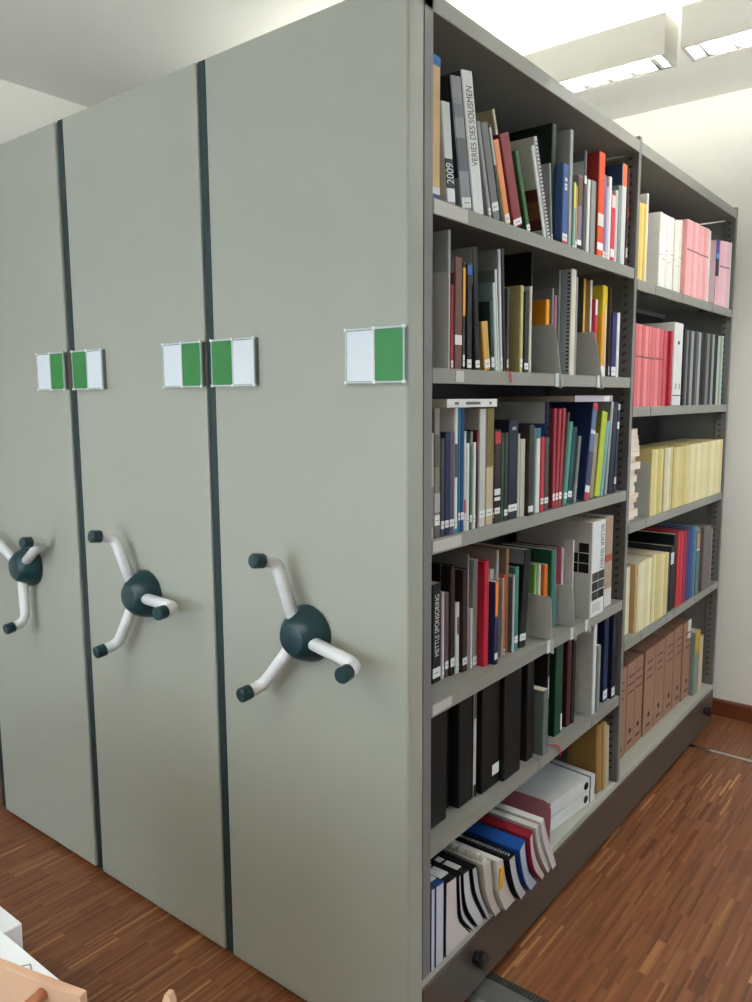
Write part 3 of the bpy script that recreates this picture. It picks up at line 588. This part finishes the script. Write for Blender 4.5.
  ('smooth cream volume','e0d4a8',2.2381,0.0357,0.2294,0.0,0.002,{}),
  ('smooth cream volume','d8ca96',2.2745,0.0420,0.2292,0.0,0.002,{}),
 ]),
 'far4':(0.670,[
  ('ivory journal','dcd6b8',1.3020,0.0181,0.2358,0.0,0.030,{}),
  ('ivory journal','d8d0ac',1.3207,0.0170,0.2363,0.0,0.030,{}),
  ('tan journal','bd9d72',1.3383,0.0146,0.2427,0.0,0.012,{}),
  ('ivory yellow journal','dbd3ae',1.3535,0.0099,0.2428,0.0,0.008,{}),
  ('ivory yellow journal','d5cb9e',1.3640,0.0107,0.2441,0.0,0.008,{}),
  ('ivory yellow journal','dfd8b8',1.3753,0.0174,0.2431,0.0,0.008,{}),
  ('ivory yellow journal','dbd3ae',1.3933,0.0285,0.2458,0.0,0.008,{}),
  ('ivory yellow journal','d5cb9e',1.4223,0.0287,0.2467,0.0,0.008,{}),
  ('ivory yellow journal','dfd8b8',1.4516,0.0355,0.2452,0.0,0.008,{}),
  ('cream journal','cfc08a',1.4878,0.0156,0.2520,0.0,0.006,{}),
  ('cream journal','d9cda0',1.5041,0.0229,0.2492,0.0,0.006,{}),
  ('cream journal','c8b87c',1.5280,0.0308,0.2457,0.0,0.006,{}),
  ('cream journal','cfc08a',1.5594,0.0298,0.2444,0.0,0.006,{}),
  ('cream journal','d9cda0',1.5903,0.0294,0.2389,0.0,0.006,{}),
  ('cream journal','c8b87c',1.6203,0.0223,0.2391,0.0,0.006,{}),
  ('cream journal','cfc08a',1.6437,0.0211,0.2345,0.0,0.006,{}),
  ('thin dark grey journal','4c4c4a',1.6673,0.0120,0.2329,0.0,0.006,{}),
  ('black ring binder','1e2020',1.6971,0.0351,0.2508,0.0,0.008,{'bands': [(0.72, 0.9, 'd8d8d8')], 'face': [(0.0, 1, '3a3d40')]}),
  ('tall black box file','1f2322',1.7367,0.0322,0.2906,0.0,0.010,{'face': [(0, 1, '1c2322')]}),
  ('bright red volume','bf3038',1.7695,0.0256,0.2966,0.0,0.006,{}),
  ('scarlet volume','b82c36',1.7993,0.0446,0.2922,0.0,0.006,{}),
  ('dark crimson volume','8f2440',1.8481,0.0304,0.2890,0.0,0.006,{}),
  ('violet volume','4f2f6c',1.8806,0.0270,0.2882,0.0,0.006,{}),
  ('deep blue volume','23407f',1.9092,0.0294,0.2903,0.0,0.006,{}),
  ('royal blue volume','2c4f8f',1.9404,0.0318,0.2909,0.0,0.006,{}),
  ('teal volume','3f7d86',1.9742,0.0344,0.2913,0.0,0.006,{}),
  ('grey-green box file with tan top','5a6a66',2.0101,0.0413,0.2634,0.0,0.004,{'bands': [(0.72, 0.97, 'b08a70'), (0.7, 0.72, 'dddddd')]}),
  ('wide brown-grey binder','6a625f',2.0909,0.0961,0.2703,0.0,0.000,{}),
  ('slim grey-brown binder','7d7470',2.2070,0.0294,0.2531,0.0,0.004,{}),
 ]),
 'farbase':(0.190,[
  ('brown kraft box file','96705a',1.2620,0.1500,0.3350,0.0,0.055,{'kraft': 1}),
  ('brown kraft box file','96705a',1.4260,0.1600,0.3350,0.0,0.058,{'kraft': 2}),
  ('brown kraft box file','96705a',1.6020,0.2250,0.3380,0.0,0.056,{'kraft': 2}),
  ('brown kraft box file','96705a',1.8320,0.1050,0.3400,0.0,0.056,{'kraft': 1}),
  ('brown kraft box file','96705a',1.9400,0.1050,0.3420,0.0,0.055,{'kraft': 1}),
  ('brown kraft box file with white tag','96705a',2.0480,0.1000,0.3430,0.0,0.050,{'kraft': 1, 'bands': [(0.76, 1, 'd5d0c8')], 'bandw': 0.45}),
  ('grey-green book with yellow top','7f8f86',2.1486,0.0686,0.2820,0.0,0.030,{'bands': [(0.66, 1, 'b89a2e')]}),
  ('cream booklet','c9b594',2.2178,0.0537,0.2449,0.0,0.030,{}),
 ]),
}
# ================================================================== books and papers on the shelves
SHELF_TXT = {'near1': 'top shelf of the nearer bay', 'near2': 'second shelf of the nearer bay', 'near3': 'third shelf of the nearer bay', 'near4': 'fourth shelf of the nearer bay', 'near5': 'fifth shelf of the nearer bay', 'nearbase': 'bottom deck of the nearer bay',
 'far1': 'top shelf of the farther bay', 'far2': 'second shelf of the farther bay', 'far3': 'third shelf of the farther bay', 'far4': 'fourth shelf of the farther bay', 'farbase': 'bottom deck of the farther bay'}
ORD = ['first', 'second', 'third', 'fourth', 'fifth', 'sixth', 'seventh', 'eighth', 'ninth', 'tenth', 'eleventh', 'twelfth', 'thirteenth', 'fourteenth', 'fifteenth', 'sixteenth', 'seventeenth', 'eighteenth']
KINDS = [('box file', 'box_file', 'box file'), ('binder', 'binder', 'binder'), ('folder', 'folder', 'folder'), ('file', 'folder', 'folder'), ('journal', 'journal', 'journal'), ('magazine', 'magazine', 'magazine'), ('booklet', 'booklet', 'booklet'), ('pamphlet', 'booklet', 'booklet'), ('report', 'report', 'report'), ('sheaf', 'paper_sheaf', 'papers'), ('paperback', 'paperback_book', 'book'), ('hardback', 'hardback_book', 'book')]
def kind_of(d):
    for k, n, c in KINDS:
        if k in d: return n, c
    return 'book', 'book'
def book(row, deck, d, hx, y, t, h, lean, s, o, label):
    nm, cat = kind_of(d)
    z = deck+.0004+(t*math.sin(math.radians(-lean)) if lean < 0 else 0)
    e = empty(nm, (-s, y, z), (math.radians(lean), 0, 0)); tag(e, label, cat, ('books and papers on the '+SHELF_TXT[row]))
    dep = o.get('d_', min(.255-max(s, 0), max(.15, .74*h)))
    if t > .03 and nm in ('binder', 'box_file'): dep = min(.262-max(s, 0), .26)
    b = .0022 if ('hardback' in d or 'volume' in d or 'binder' in d) else .0009
    b = min(b, t*.25); ch = min(.0022, t*.28); ov = .003 if b > .002 else 0.0
    cm = cover(hx)
    if nm == 'box_file' and 'kraft' in o:
        KR = mat('kraft_board', '96705a', rough=.8, var=.12, scale=18); MB().box((-dep, 0, 0), (0, t, h)).build('box_body', KR, e, bevel=.002)
        HO = mat('kraft_hole', '2a1a12', rough=.9, var=0)
        n = o['kraft']; wseg = t/n if n > 1 else t
        for i in range(n):
            yc = wseg*(i+.5) if n > 1 else t*.62
            MB().lathe([(.0105, -.002), (.0105, .0008)], 16, 'x', (0, yc, .075)).build('finger_hole', HO, e)
            KD = mat('kraft_print', '573b2c', rough=.8, var=0)
            for j in range(3): box('printed_line', (-.001, yc-.03, h*.66+j*.03), (.0004, yc+.03, h*.66+j*.03+.006), KD, e)
            box('printed_line', (-.001, yc-.022, .028), (.0004, yc+.022, .040), KD, e)
        if n == 2: box('box_seam', (-.001, t/2-.001, 0.002), (.0004, t/2+.001, h-.002), mat('kraft_print', '573b2c'), e)
    elif nm == 'binder' and t > .05:
        MB().box((-dep, 0, 0), (0, t, h)).build('cover', cm, e, bevel=.003)
    else:
        out = [(-dep, 0), (-ch, 0), (0, ch), (0, t-ch), (-ch, t), (-dep, t), (-dep, t-b), (-b-.001, t-b), (-b-.001, b), (-dep, b)]
        MB().prism(out, 0, h, 'z').build('cover', cm, e)
        pm = PAPER if b > .002 or t > .012 else PAPER
        box('pages', (-dep+max(ov, .001), b+.0001, ov), (-b-.0011, t-b-.0001, h-max(ov, .0008)), pm, e)
    bw = o.get('bandw', 1)
    for f0, f1, c in o.get('bands', ()):
        m0 = (1-bw)*t if bw < 1 else .0
        nmx = 'spine_label' if c in ('d0d0d0', 'dddddd', 'd5d5d5', 'd8d8d8', 'dedede', 'e0e0e0', 'e4e4e2', 'e2e2de', 'cccccc', 'd5d8d6', 'd8d8d6', 'e4e4e0', 'd5d0c8') else 'spine_band'
        y0 = max(m0, ch*.5)
        MB().prism([(-.003, y0*.98), (.0002, y0+ch*.5), (.0004, t-ch), (-ch+.0002, t+.0002)] if False else [(-.0015, y0), (.0003, y0+.0002), (.0003, t-ch*.5), (-.0015, t-ch*.5)], f0*h+.0004, f1*h-.0002, 'z').build(nmx, cover(c), e)
    if o.get('lab'):
        f0, f1 = o['lab']; f1 = max(f1, f0+.012/h*1.2)
        MB().prism([(-.0015, ch*.6), (.0005, ch), (.0005, t-ch), (-.0015, t-ch*.6)], f0*h, f1*h, 'z').build('spine_label', STICK, e)
        box('printed_line', (.0002, t*.25, (f0+f1)/2*h-.0015), (.0007, t*.75, (f0+f1)/2*h+.0005), cover('77777a'), e)
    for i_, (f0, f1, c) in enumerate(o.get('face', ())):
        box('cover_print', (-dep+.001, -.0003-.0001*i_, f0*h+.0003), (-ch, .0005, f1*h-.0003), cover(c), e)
    for f0, f1, c in o.get('txt2', ()):
        box('spine_lettering', (-.001, t*.32, f0*h), (.0005, t*.72, f1*h), cover(c), e)
    if o.get('txt'):
        tx = o['txt']; up = len(tx) < 6
        text_mesh('spine_lettering', tx[0], tx[4]*h, tx[3]*t, cover(tx[2]), e, (.0004, t*(.5 if len(tx) < 6 else tx[5]-.05), tx[1]*h), up)
    if o.get('rings') or o.get('comb'):
        n = 26; mb = MB(); R = max(.0025, t*.42)
        for i in range(n):
            zz = .012+(h-.024)*i/(n-1)
            if o.get('comb'): mb.box((-.012, -.0006, zz-.0022), (-.004, .0006, zz+.0022))
            else: mb.lathe([(R*.7, -.0012), (R, -.0006), (R, .0006), (R*.7, .0012)], 8, 'z', (-.0005, t/2, zz))
        q = mb.build('binding_rings', cover('2c2c2e'), e); q['kind'] = 'stuff'
    if o.get('mark'):
        box('printed_line', (-.001, t*.12, h*.60), (.0004, t*.88, h*.622), cover('6b4a48'), e)
    if o.get('line'):
        k = random.random(); box('printed_line', (-.001, t*.1, h*(.35+.25*k)), (.0004, t*.9, h*(.36+.25*k)), cover('8c8c86'), e)
    if o.get('binder'):
        HO = cover('2b2b2b')
        for yy in (.35, .75): box('finger_slot', (-.001, t*yy-.003, h*.2), (.0005, t*yy+.003, h*.27), HO, e)
        box('printed_line', (-.001, t*.02, h*.118), (.0005, t*.98, h*.13), HO, e); box('spine_lettering', (-.001, t*.4, h*.74), (.0005, t*.6, h*.78), HO, e)
    if o.get('squares'):
        BK = cover('1c1d1e')
        c = .027
        for i, j in ((0, 0), (1, 0), (0, 1), (1, 1), (1, 2)):
            box('printed_square', (-.075+i*.034, -.0006, .135+j*.031), (-.075+i*.034+.031, .0004, .135+j*.031+.028), BK, e)
        for i in range(2):
            for j in range(3):
                box('printed_square', (-.001, .006+i*.046, .05+j*.029), (.0006, .006+i*.046+.043, .05+j*.029+.026), cover(('2a2928', '161617', '3c3a39')[(i+j) % 3]), e)
        box('printed_square', (-.001, .014, .012), (.0006, .07, .04), cover('b9b9b6'), e)
    return e
for row, (deck, L) in ROWS.items():
    cnt = {}
    for b in L: cnt[b[0]] = cnt.get(b[0], 0)+1
    seen = {}
    for d, hx, y, t, h, lean, s, o in L:
        i = seen.get(d, 0); seen[d] = i+1
        if cnt[d] > 1: lab = '%s %s from the left, %s' % (ORD[i], d, SHELF_TXT[row])
        else: lab = '%s, %s' % (d, SHELF_TXT[row])
        book(row, deck, d, hx, y, t, h, lean, s, o, lab)
# books lying flat on top of the row
def flat_book(name, label, y0, y1, z0, z1, x1, dep, hx, hs):
    e = tag(empty(name, (x1, y0, z0)), label, 'book', 'books lying flat on the third shelf row'); L = y1-y0; H = z1-z0
    MB().prism([(-dep, 0), (-.001, 0), (0, .001), (0, H-.001), (-.001, H), (-dep, H), (-dep, H-.002), (-.003, H-.002), (-.003, .002), (-dep, .002)], 0, L, 'y').build('cover', cover(hx), e)
    box('pages', (-dep+.003, .003, .0022), (-.0031, L-.003, H-.0022), PAPER, e)
    return e
f1 = flat_book('hardback_book', 'large white book lying flat on the upright books, third shelf left', .137, .347, 1.4562, 1.4745, .002, .24, 'cfd0cc', '')
for a, b in ((.03, .045), (.075, .135), (.175, .185)): box('spine_lettering', (-.001, a, .006), (.0004, b, .012), cover('6a6c6c'), f1)
f2 = flat_book('hardback_book', 'lilac-grey book lying flat on the upright books, third shelf right', .775, 1.045, 1.4645, 1.482, .002, .24, 'a09aa8', '')
box('spine_label', (-.001, .205, .001), (.0005, .245, .0165), STICK, f2)
# shelf dividers
def divider(label, deck, Y, htop, xtop, kind='slant', depth=.19):
    e = tag(empty('shelf_divider', (0, Y, deck)), label, 'shelf divider', 'grey metal dividers hooked on the shelves')
    if kind == 'slant': pts = [(-depth, .001), (-.003, .001), (.004, .001), (.006, .005), (xtop, htop-.006), (xtop-.006, htop), (-depth, htop)]
    else: pts = [(-depth, .001), (xtop, .001), (xtop, htop-.012), (xtop-.004, htop-.004), (xtop-.012, htop), (-depth, htop)]
    MB().prism(pts, 0, .0016, 'y').build('plate', DIV, e)
    if kind == 'slant':
        MB().prism([(.001, .004), (.001, -.034), (.006, -.038), (.012, -.036), (.0075, .004)], 0, .0016, 'y').build('hook', DIV, e)
        box('hook_tab', (.0012, -.022, -.033), (.0026, .0, .002), DIV, e)
    return e
divider('grey divider plate with rounded corner beside light grey folder, second shelf', 1.538, .1535, .2, -.006, 'flat')
divider('grey hooked divider in front of the bright orange paperback, second shelf', 1.538, .672, .129, -.012)
divider('pale grey hooked divider in front of the yellow binder, second shelf', 1.538, .945, .128, -.018)
divider('grey hooked divider in front of lime and orange booklets, fourth shelf', .822, .659, .12, .0)
divider('grey hooked divider in front of the dark red hardback, fourth shelf', .822, .808, .12, -.005)
divider('grey hooked divider against the art book with black squares, fourth shelf', .822, .909, .122, .002)
divider('grey divider plate beside the white journals, top shelf, farther bay', 1.843, 1.472, .198, -.012, 'flat')
divider('grey divider plate beside the pink journals, top shelf, farther bay', 1.843, 1.744, .198, -.014, 'flat')
divider('grey divider plate beside the pale pink journals, top shelf, farther bay', 1.843, 2.13, .198, -.014, 'flat')
divider('grey-brown divider plate beside the pile of papers, third shelf, farther bay', 1.067, 1.42, .19, -.006, 'flat')
divider('black-edged divider plate left of the wide brown-grey binder, fourth shelf', .670, 2.078, .275, -.012, 'flat')
# pile of cream booklets, third shelf of the farther bay
z = 1.0675; i = 0
PILE = ['e0d2bc', 'd8c8ae', 'e2d6c2', 'd6c4a6', 'dfceb2', 'dccab2']
while z < 1.365:
    hgt = random.uniform(.014, .026); c = PILE[i % 6]
    if z+hgt > 1.375: break
    wv = random.uniform(-.008, .004); e = tag(empty('booklet', (-.02+random.uniform(-.006, .012), 1.231, z), (0, 0, random.uniform(0, .02))), '%s booklet from the bottom of the cream paper pile beside the divider' % ORD[i], 'booklet', 'pile of cream booklets on the third shelf')
    Lb = .112+wv
    box('lower_cover', (-.2, 0, 0), (0, Lb, .0012), cover(c), e); box('upper_cover', (-.2, .0, hgt-.0018), (0, Lb, hgt-.0006), cover(c), e)
    mb = MB(); n = 4
    for k in range(n):
        a = .0013+(hgt-.0032)*k/n; b_ = .0013+(hgt-.0032)*(k+1)/n-.0003
        mb.box((-.198, .001, a), (-.001-random.uniform(0, .0015), Lb-random.uniform(0, .0025), b_))
    q = mb.build('pages', cover('e2d6c4'), e); q['kind'] = 'stuff'
    z += hgt; i += 1
# ------------------------------------------------------------------ bottom deck of the nearer bay: bound reports
DOCS = [
 ('navy bound report standing first at the bottom left corner', 0.0, [(.087,.1905),(.087,.29),(.087,.39)], [(.103,.1905),(.103,.29),(.103,.388)], '1f3c70', 'c3c8d4', 0, 1),
 ('thicker navy bound report standing second at the bottom left', 0.0, [(.106,.1905),(.106,.29),(.106,.387)], [(.139,.1905),(.139,.29),(.139,.383)], '23406f', 'c5c8d2', 0, 1),
 ('black report with thick sagging pages at bottom left', 0.0, [(.146,.1905),(.147,.28),(.148,.373)], [(.258,.1905),(.206,.25),(.197,.3),(.193,.369)], '151617', 'cfc5c2', 0, 1),
 ('thin black report bent against the thick sagging one', 0.002, [(.265,.1905),(.214,.252),(.203,.31),(.199,.367)], [(.277,.1905),(.227,.257),(.213,.31),(.208,.366)], '151617', 'c9c9c9', 0, 0),
 ('black report with pale grey pages, bottom deck', .005, [(.284,.1905),(.235,.262),(.218,.315),(.213,.365)], [(.316,.1905),(.260,.282),(.246,.33),(.240,.363)], '151617', 'c6c6c8', 0, 1),
 ('slim black report before the comb-bound one', .01, [(.322,.1905),(.267,.284),(.252,.33),(.246,.362)], [(.336,.1905),(.292,.27),(.274,.33),(.266,.361)], '151617', 'bfbfc0', 0, 0),
 ('cream report with white plastic comb binding', .02, [(.344,.191),(.303,.262),(.288,.32),(.28,.359)], [(.372,.191),(.335,.25),(.325,.3),(.318,.352)], 'b9b5aa', 'c4b9ae', 1, 0),
 ('pale report with a yellow tab, bottom deck', .03, [(.379,.192),(.345,.25),(.335,.3),(.326,.350)], [(.428,.194),(.395,.24),(.372,.29),(.360,.338)], 'c9c6c0', 'c9bfb6', 0, 2),
 ('black spiral-bound report, bottom deck', .042, [(.436,.195),(.405,.24),(.383,.29),(.368,.338)], [(.467,.200),(.435,.24),(.412,.29),(.4,.338)], '14161a', 'b9b9bd', 2, 0),
 ('report with bright blue cover, bottom deck', .05, [(.474,.203),(.442,.245),(.42,.3),(.408,.345)], [(.512,.209),(.465,.26),(.446,.31),(.438,.36)], '1f4f9c', 'b5b7bf', 0, 0),
 ('report with dark red cover, bottom deck', .06, [(.519,.214),(.473,.265),(.453,.315),(.444,.366)], [(.536,.221),(.494,.28),(.470,.33),(.460,.378)], '8c2232', 'c3b6b6', 0, 0),
 ('white report next to the dark red one, bottom deck', .065, [(.543,.224),(.501,.285),(.478,.335),(.468,.382)], [(.556,.226),(.516,.295),(.492,.34),(.480,.388)], 'c9c7c6', 'c9bfbd', 0, 0),
 ('last white report leaning beside the pink sheet', .07, [(.562,.227),(.522,.297),(.499,.345),(.486,.392)], [(.582,.229),(.544,.305),(.519,.35),(.500,.398)], 'd3d1d0', 'c9bfbd', 0, 0)]
def resample(c, n=10):
    # Catmull-Rom through the points, n steps
    P = [Vector((a, b)) for a, b in c]; P = [P[0]*2-P[1]]+P+[P[-1]*2-P[-2]]; out = []
    m = len(P)-3
    for i in range(n+1):
        u = i/n*m; k = min(int(u), m-1); t = u-k; a, b, c_, d = P[k:k+4]
        q = .5*((2*b)+(-a+c_)*t+(2*a-5*b+4*c_-d)*t*t+(-a+3*b-3*c_+d)*t**3); out.append((q.x, q.y))
    return out
def strip(A, B): return A+B[::-1]
def quad_strip(A, B, x0, x1):
    mb = MB(); n = len(A)
    for x in (x0, x1): mb.v += [(x, a[0], a[1]) for a in A]+[(x, b[0], b[1]) for b in B]
    o = 2*n
    for i in range(n-1):
        mb.f += [(i, i+1, n+i+1, n+i), (o+i, o+n+i, o+n+i+1, o+i+1), (i, o+i, o+i+1, i+1), (n+i, n+i+1, o+n+i+1, o+n+i)]
    mb.f += [(0, n, o+n, o), (n-1, o+n-1, o+2*n-1, 2*n-1)]
    return mb
for label, xf, Lc, Rc, hx, px, bind, nlab in DOCS:
    A = resample(Lc); B = resample(Rc); e = tag(empty('report', (xf, 0, 0)), label, 'report', 'bound reports stored spine up on the bottom deck')
    def mix(f): return [(a[0]*(1-f)+b[0]*f, a[1]*(1-f)+b[1]*f) for a, b in zip(A, B)]
    w0 = max(1e-4, B[-1][0]-A[-1][0]); f = min(.18, .0014/w0)
    quad_strip(A, mix(f), -.27, 0).build('cover', cover(hx), e); quad_strip(mix(1-f), B, -.27, 0).build('cover', cover(hx), e)
    quad_strip(mix(f+.01), mix(.99-f), -.268, -.001).build('pages', pages_mat('pages_'+px, px), e, smooth=False)
    (ya, za), (yb, zb) = A[-1], B[-1]
    sp = MB().prism([(ya, za-.001), (yb, zb-.001), (yb, zb+.002), (ya, za+.002)], -.27, -.0005, 'x').build('spine', cover(hx), e)
    if bind == 1:
        for k in range(19):
            x = -.012-k*.0135; cy, cz = (ya+yb)/2, max(za, zb)+.001
            MB().lathe([(.008, -.0052), (.0115, -.004), (.0115, .004), (.008, .0052)], 10, 'x', (x, cy, cz)).build('binding_ring', cover('c9c7bd'), e)
    if bind == 2:
        mb = MB()
        for k in range(34): mb.lathe([(.005, -.0014), (.006, 0), (.005, .0014)], 8, 'x', (-.01-k*.0075, (ya+yb)/2, max(za, zb)+.001))
        q = mb.build('binding_rings', cover('8d9096'), e); q['kind'] = 'stuff'
    if nlab == 1:
        yl, yh = ya*.85+yb*.15, ya*.15+yb*.85; zz = max(za, zb)+.0022
        for x0, x1 in ((-.06, -.02), (-.085, -.068)): MB().prism([(yl, min(za, zb)), (yh, min(za, zb)), (yh, zz), (yl, zz)], x0, x1, 'x').build('spine_label', STICK, e)
    if nlab == 2:
        ym = B[7][0]-.02; box('yellow_tab', (-.03, ym-.010, .27), (.004, ym+.006, .325), cover('d9a43a'), e)
# pink sheet, flat binders, tan envelopes
pk = tag(empty('plastic_folder', (0, .685, .1905), (math.radians(-3), 0, 0)), 'translucent pink folder standing against the flat white binders', 'folder')
PKM = mat('pink_plastic', 'b5707c', rough=.35, var=.05, alpha=.85)
MB().prism([(-.22, 0), (.0, 0), (.0, .125), (-.006, .138), (-.02, .145), (-.22, .145)], 0, .0012, 'y').build('front_sheet', PKM, pk); MB().prism([(-.22, 0), (-.004, 0), (-.004, .14), (-.22, .14)], .003, .0042, 'y').build('rear_sheet', PKM, pk); box('fold', (-.22, 0, 0), (-.004, .0042, .0012), PKM, pk)
for k, (nm_, zz, a) in enumerate((('lower of the two white binders lying flat on the bottom deck', .1905, -.10), ('upper of the two white binders lying flat on the bottom deck', .2355, -.115))):
    e = tag(empty('binder', (-.045 if k == 0 else -.048, .762, zz), (0, 0, a)), nm_, 'binder', 'white binders lying flat')
    WB = cover('c9cbc8'); dp = .215; L = .285; H = .0425
    box('lower_board', (-dp, 0, 0), (0, L, .0028), WB, e); box('upper_board', (-dp, 0, H-.0028), (0, L, H), WB, e); box('spine_board', (-.0028, 0, .0028), (0, L, H-.0028), WB, e)
    box('pages', (-dp+.012, .008, .0035), (-.03, L-.008, H-.012), PAPER, e)
    MB().lathe([(.0125, -.002), (.0125, .0008)], 18, 'x', (0, L-.055, H/2)).build('finger_hole', cover('161616'), e)
    box('strap', (-dp, L-.034, H-.0002), (.0006, L-.026, H+.0006), cover('5f6362'), e)
    box('strap', (-.0002, L-.034, 0), (.0006, L-.026, H), cover('5f6362'), e)
for i in range(5):
    y = 1.082+i*.0165; hx = ('9c7c48', 'ae8c54', '9a7942', 'bda57c', 'c0bbae')[i]; h = (.24, .236, .241, .232, .215)[i]
    e = tag(empty('envelope', (-.022+i*.002, y, .1904), (math.radians(3), 0, 0)), '%s tan envelope from the left, standing behind the flat white binders' % ORD[i], 'envelope', 'tan envelopes on the bottom deck')
    MB().prism([(-.10, .0), (-.004, 0), (0, .004), (0, .0105), (-.004, .0145), (-.10, .0145)], 0, h, 'z').build('body', cover(hx), e)
    box('flap', (-.09, -.0006, h*.7), (-.006, .0002, h), cover(hx), e)
# red ribbon hanging from the fifth shelf, second shelf ribbon
def ribbon(label, pts, w=.006):
    mb = MB(); n = len(pts)
    A = [Vector(p) for p in pts]
    for p in A: mb.v += [tuple(p-Vector((0, w/2, 0))), tuple(p+Vector((0, w/2, 0))), tuple(p+Vector((.0008, w/2, .0008))), tuple(p+Vector((.0008, -w/2, .0008)))]
    for i in range(n-1):
        for j in range(4): a = 4*i+j; b = 4*i+(j+1) % 4; mb.f.append((a, b, b+4, a+4))
    mb.f += [(0, 1, 2, 3), (4*n-4, 4*n-3, 4*n-2, 4*n-1)]
    tag(mb.build('bookmark_ribbon', mat('ribbon_red', 'b8243f', rough=.5, var=.05)), label, 'ribbon')
ribbon('red bookmark ribbon hanging over the fifth shelf edge', [(-.03, .70, .4985), (-.012, .705, .501), (-.002, .712, .502), (.006, .722, .494), (.007, .728, .478), (.005, .732, .462)])
ribbon('red bookmark ribbon hanging over the second shelf edge', [(-.02, .402, 1.5395), (-.004, .404, 1.542), (.003, .405, 1.538), (.0035, .408, 1.525), (.004, .411, 1.512)])
# ================================================================== white furniture and wooden rack at the bottom left corner
DESK = mat('white_laminate', 'dfe3e6', rough=.35, var=.02)
WOOD = mat('pale_beech', 'c39d80', rough=.5, var=.12, scale=9)
d = tag(empty('desk', (-1.3, -1.5, 0)), 'white desk at the lower left corner', 'desk')
box('desk_top', (0, 0, .72), (1.75, .706, .75), DESK, d, bevel=.002)
for x, y in ((.03, .03), (1.68, .03), (.03, .63), (1.68, .63)): box('leg', (x, y, 0), (x+.04, y+.04, .72), DESK, d)
c = tag(empty('cabinet', (-.98, -.80, 0)), 'white cabinet standing behind the white desk', 'cabinet')
box('body', (0, -.25, 0), (.797, .064, .68), DESK, c); box('top', (-.003, -.255, .68), (.798, .0645, .70), DESK, c, bevel=.0015)
for x in (.01, .405): box('door', (x, -.262, .06), (x+.385, -.25, .66), DESK, c)
rk = tag(empty('wooden_rack', (.13, -.866, 0), (0, 0, math.radians(15))), 'pale beech rack with a round dowel standing on the white desk', 'rack')
box('side_board', (-.20, -.004, .785), (.058, .006, .846), WOOD, rk, bevel=.001)
box('side_board', (-.20, -.276, .785), (.058, -.266, .846), WOOD, rk, bevel=.001)
MB().tube([(.004, -.003, .832), (.004, -.267, .832)], .0072, 14).build('dowel', mat('dowel_wood', 'c48560', rough=.45, var=.1, scale=12), rk, smooth=True)
MB().tube([(-.15, -.003, .832), (-.15, -.267, .832)], .0072, 14).build('dowel', mat('dowel_wood', 'c48560'), rk, smooth=True)
for x, y in ((-.19, 0), (-.19, -.27), (.045, -.27), (.045, 0)): box('foot', (x-.011, y-.004, .7505), (x+.011, y+.004, .785), WOOD, rk)
MB().prism([(.178, .7505), (.189, .7505), (.189, .89), (.186, .898), (.181, .898), (.178, .89)], -.017, -.009, 'y').build('post', WOOD, rk)
box('lower_rail', (.056, -.021, .752), (.1785, -.007, .776), WOOD, rk)
# thin wire loop on the desk
wl = MB().tube([(.01, -.845, .7515), (.0, -.83, .775), (.01, -.82, .777), (.03, -.826, .765), (.05, -.822, .758), (.062, -.815, .7515)], .0012, 6).build('wire_loop', mat('wire_grey', '8d9296', rough=.3, metal=.8), None, smooth=True)
tag(wl, 'thin bent grey wire lying on the white desk', 'wire')
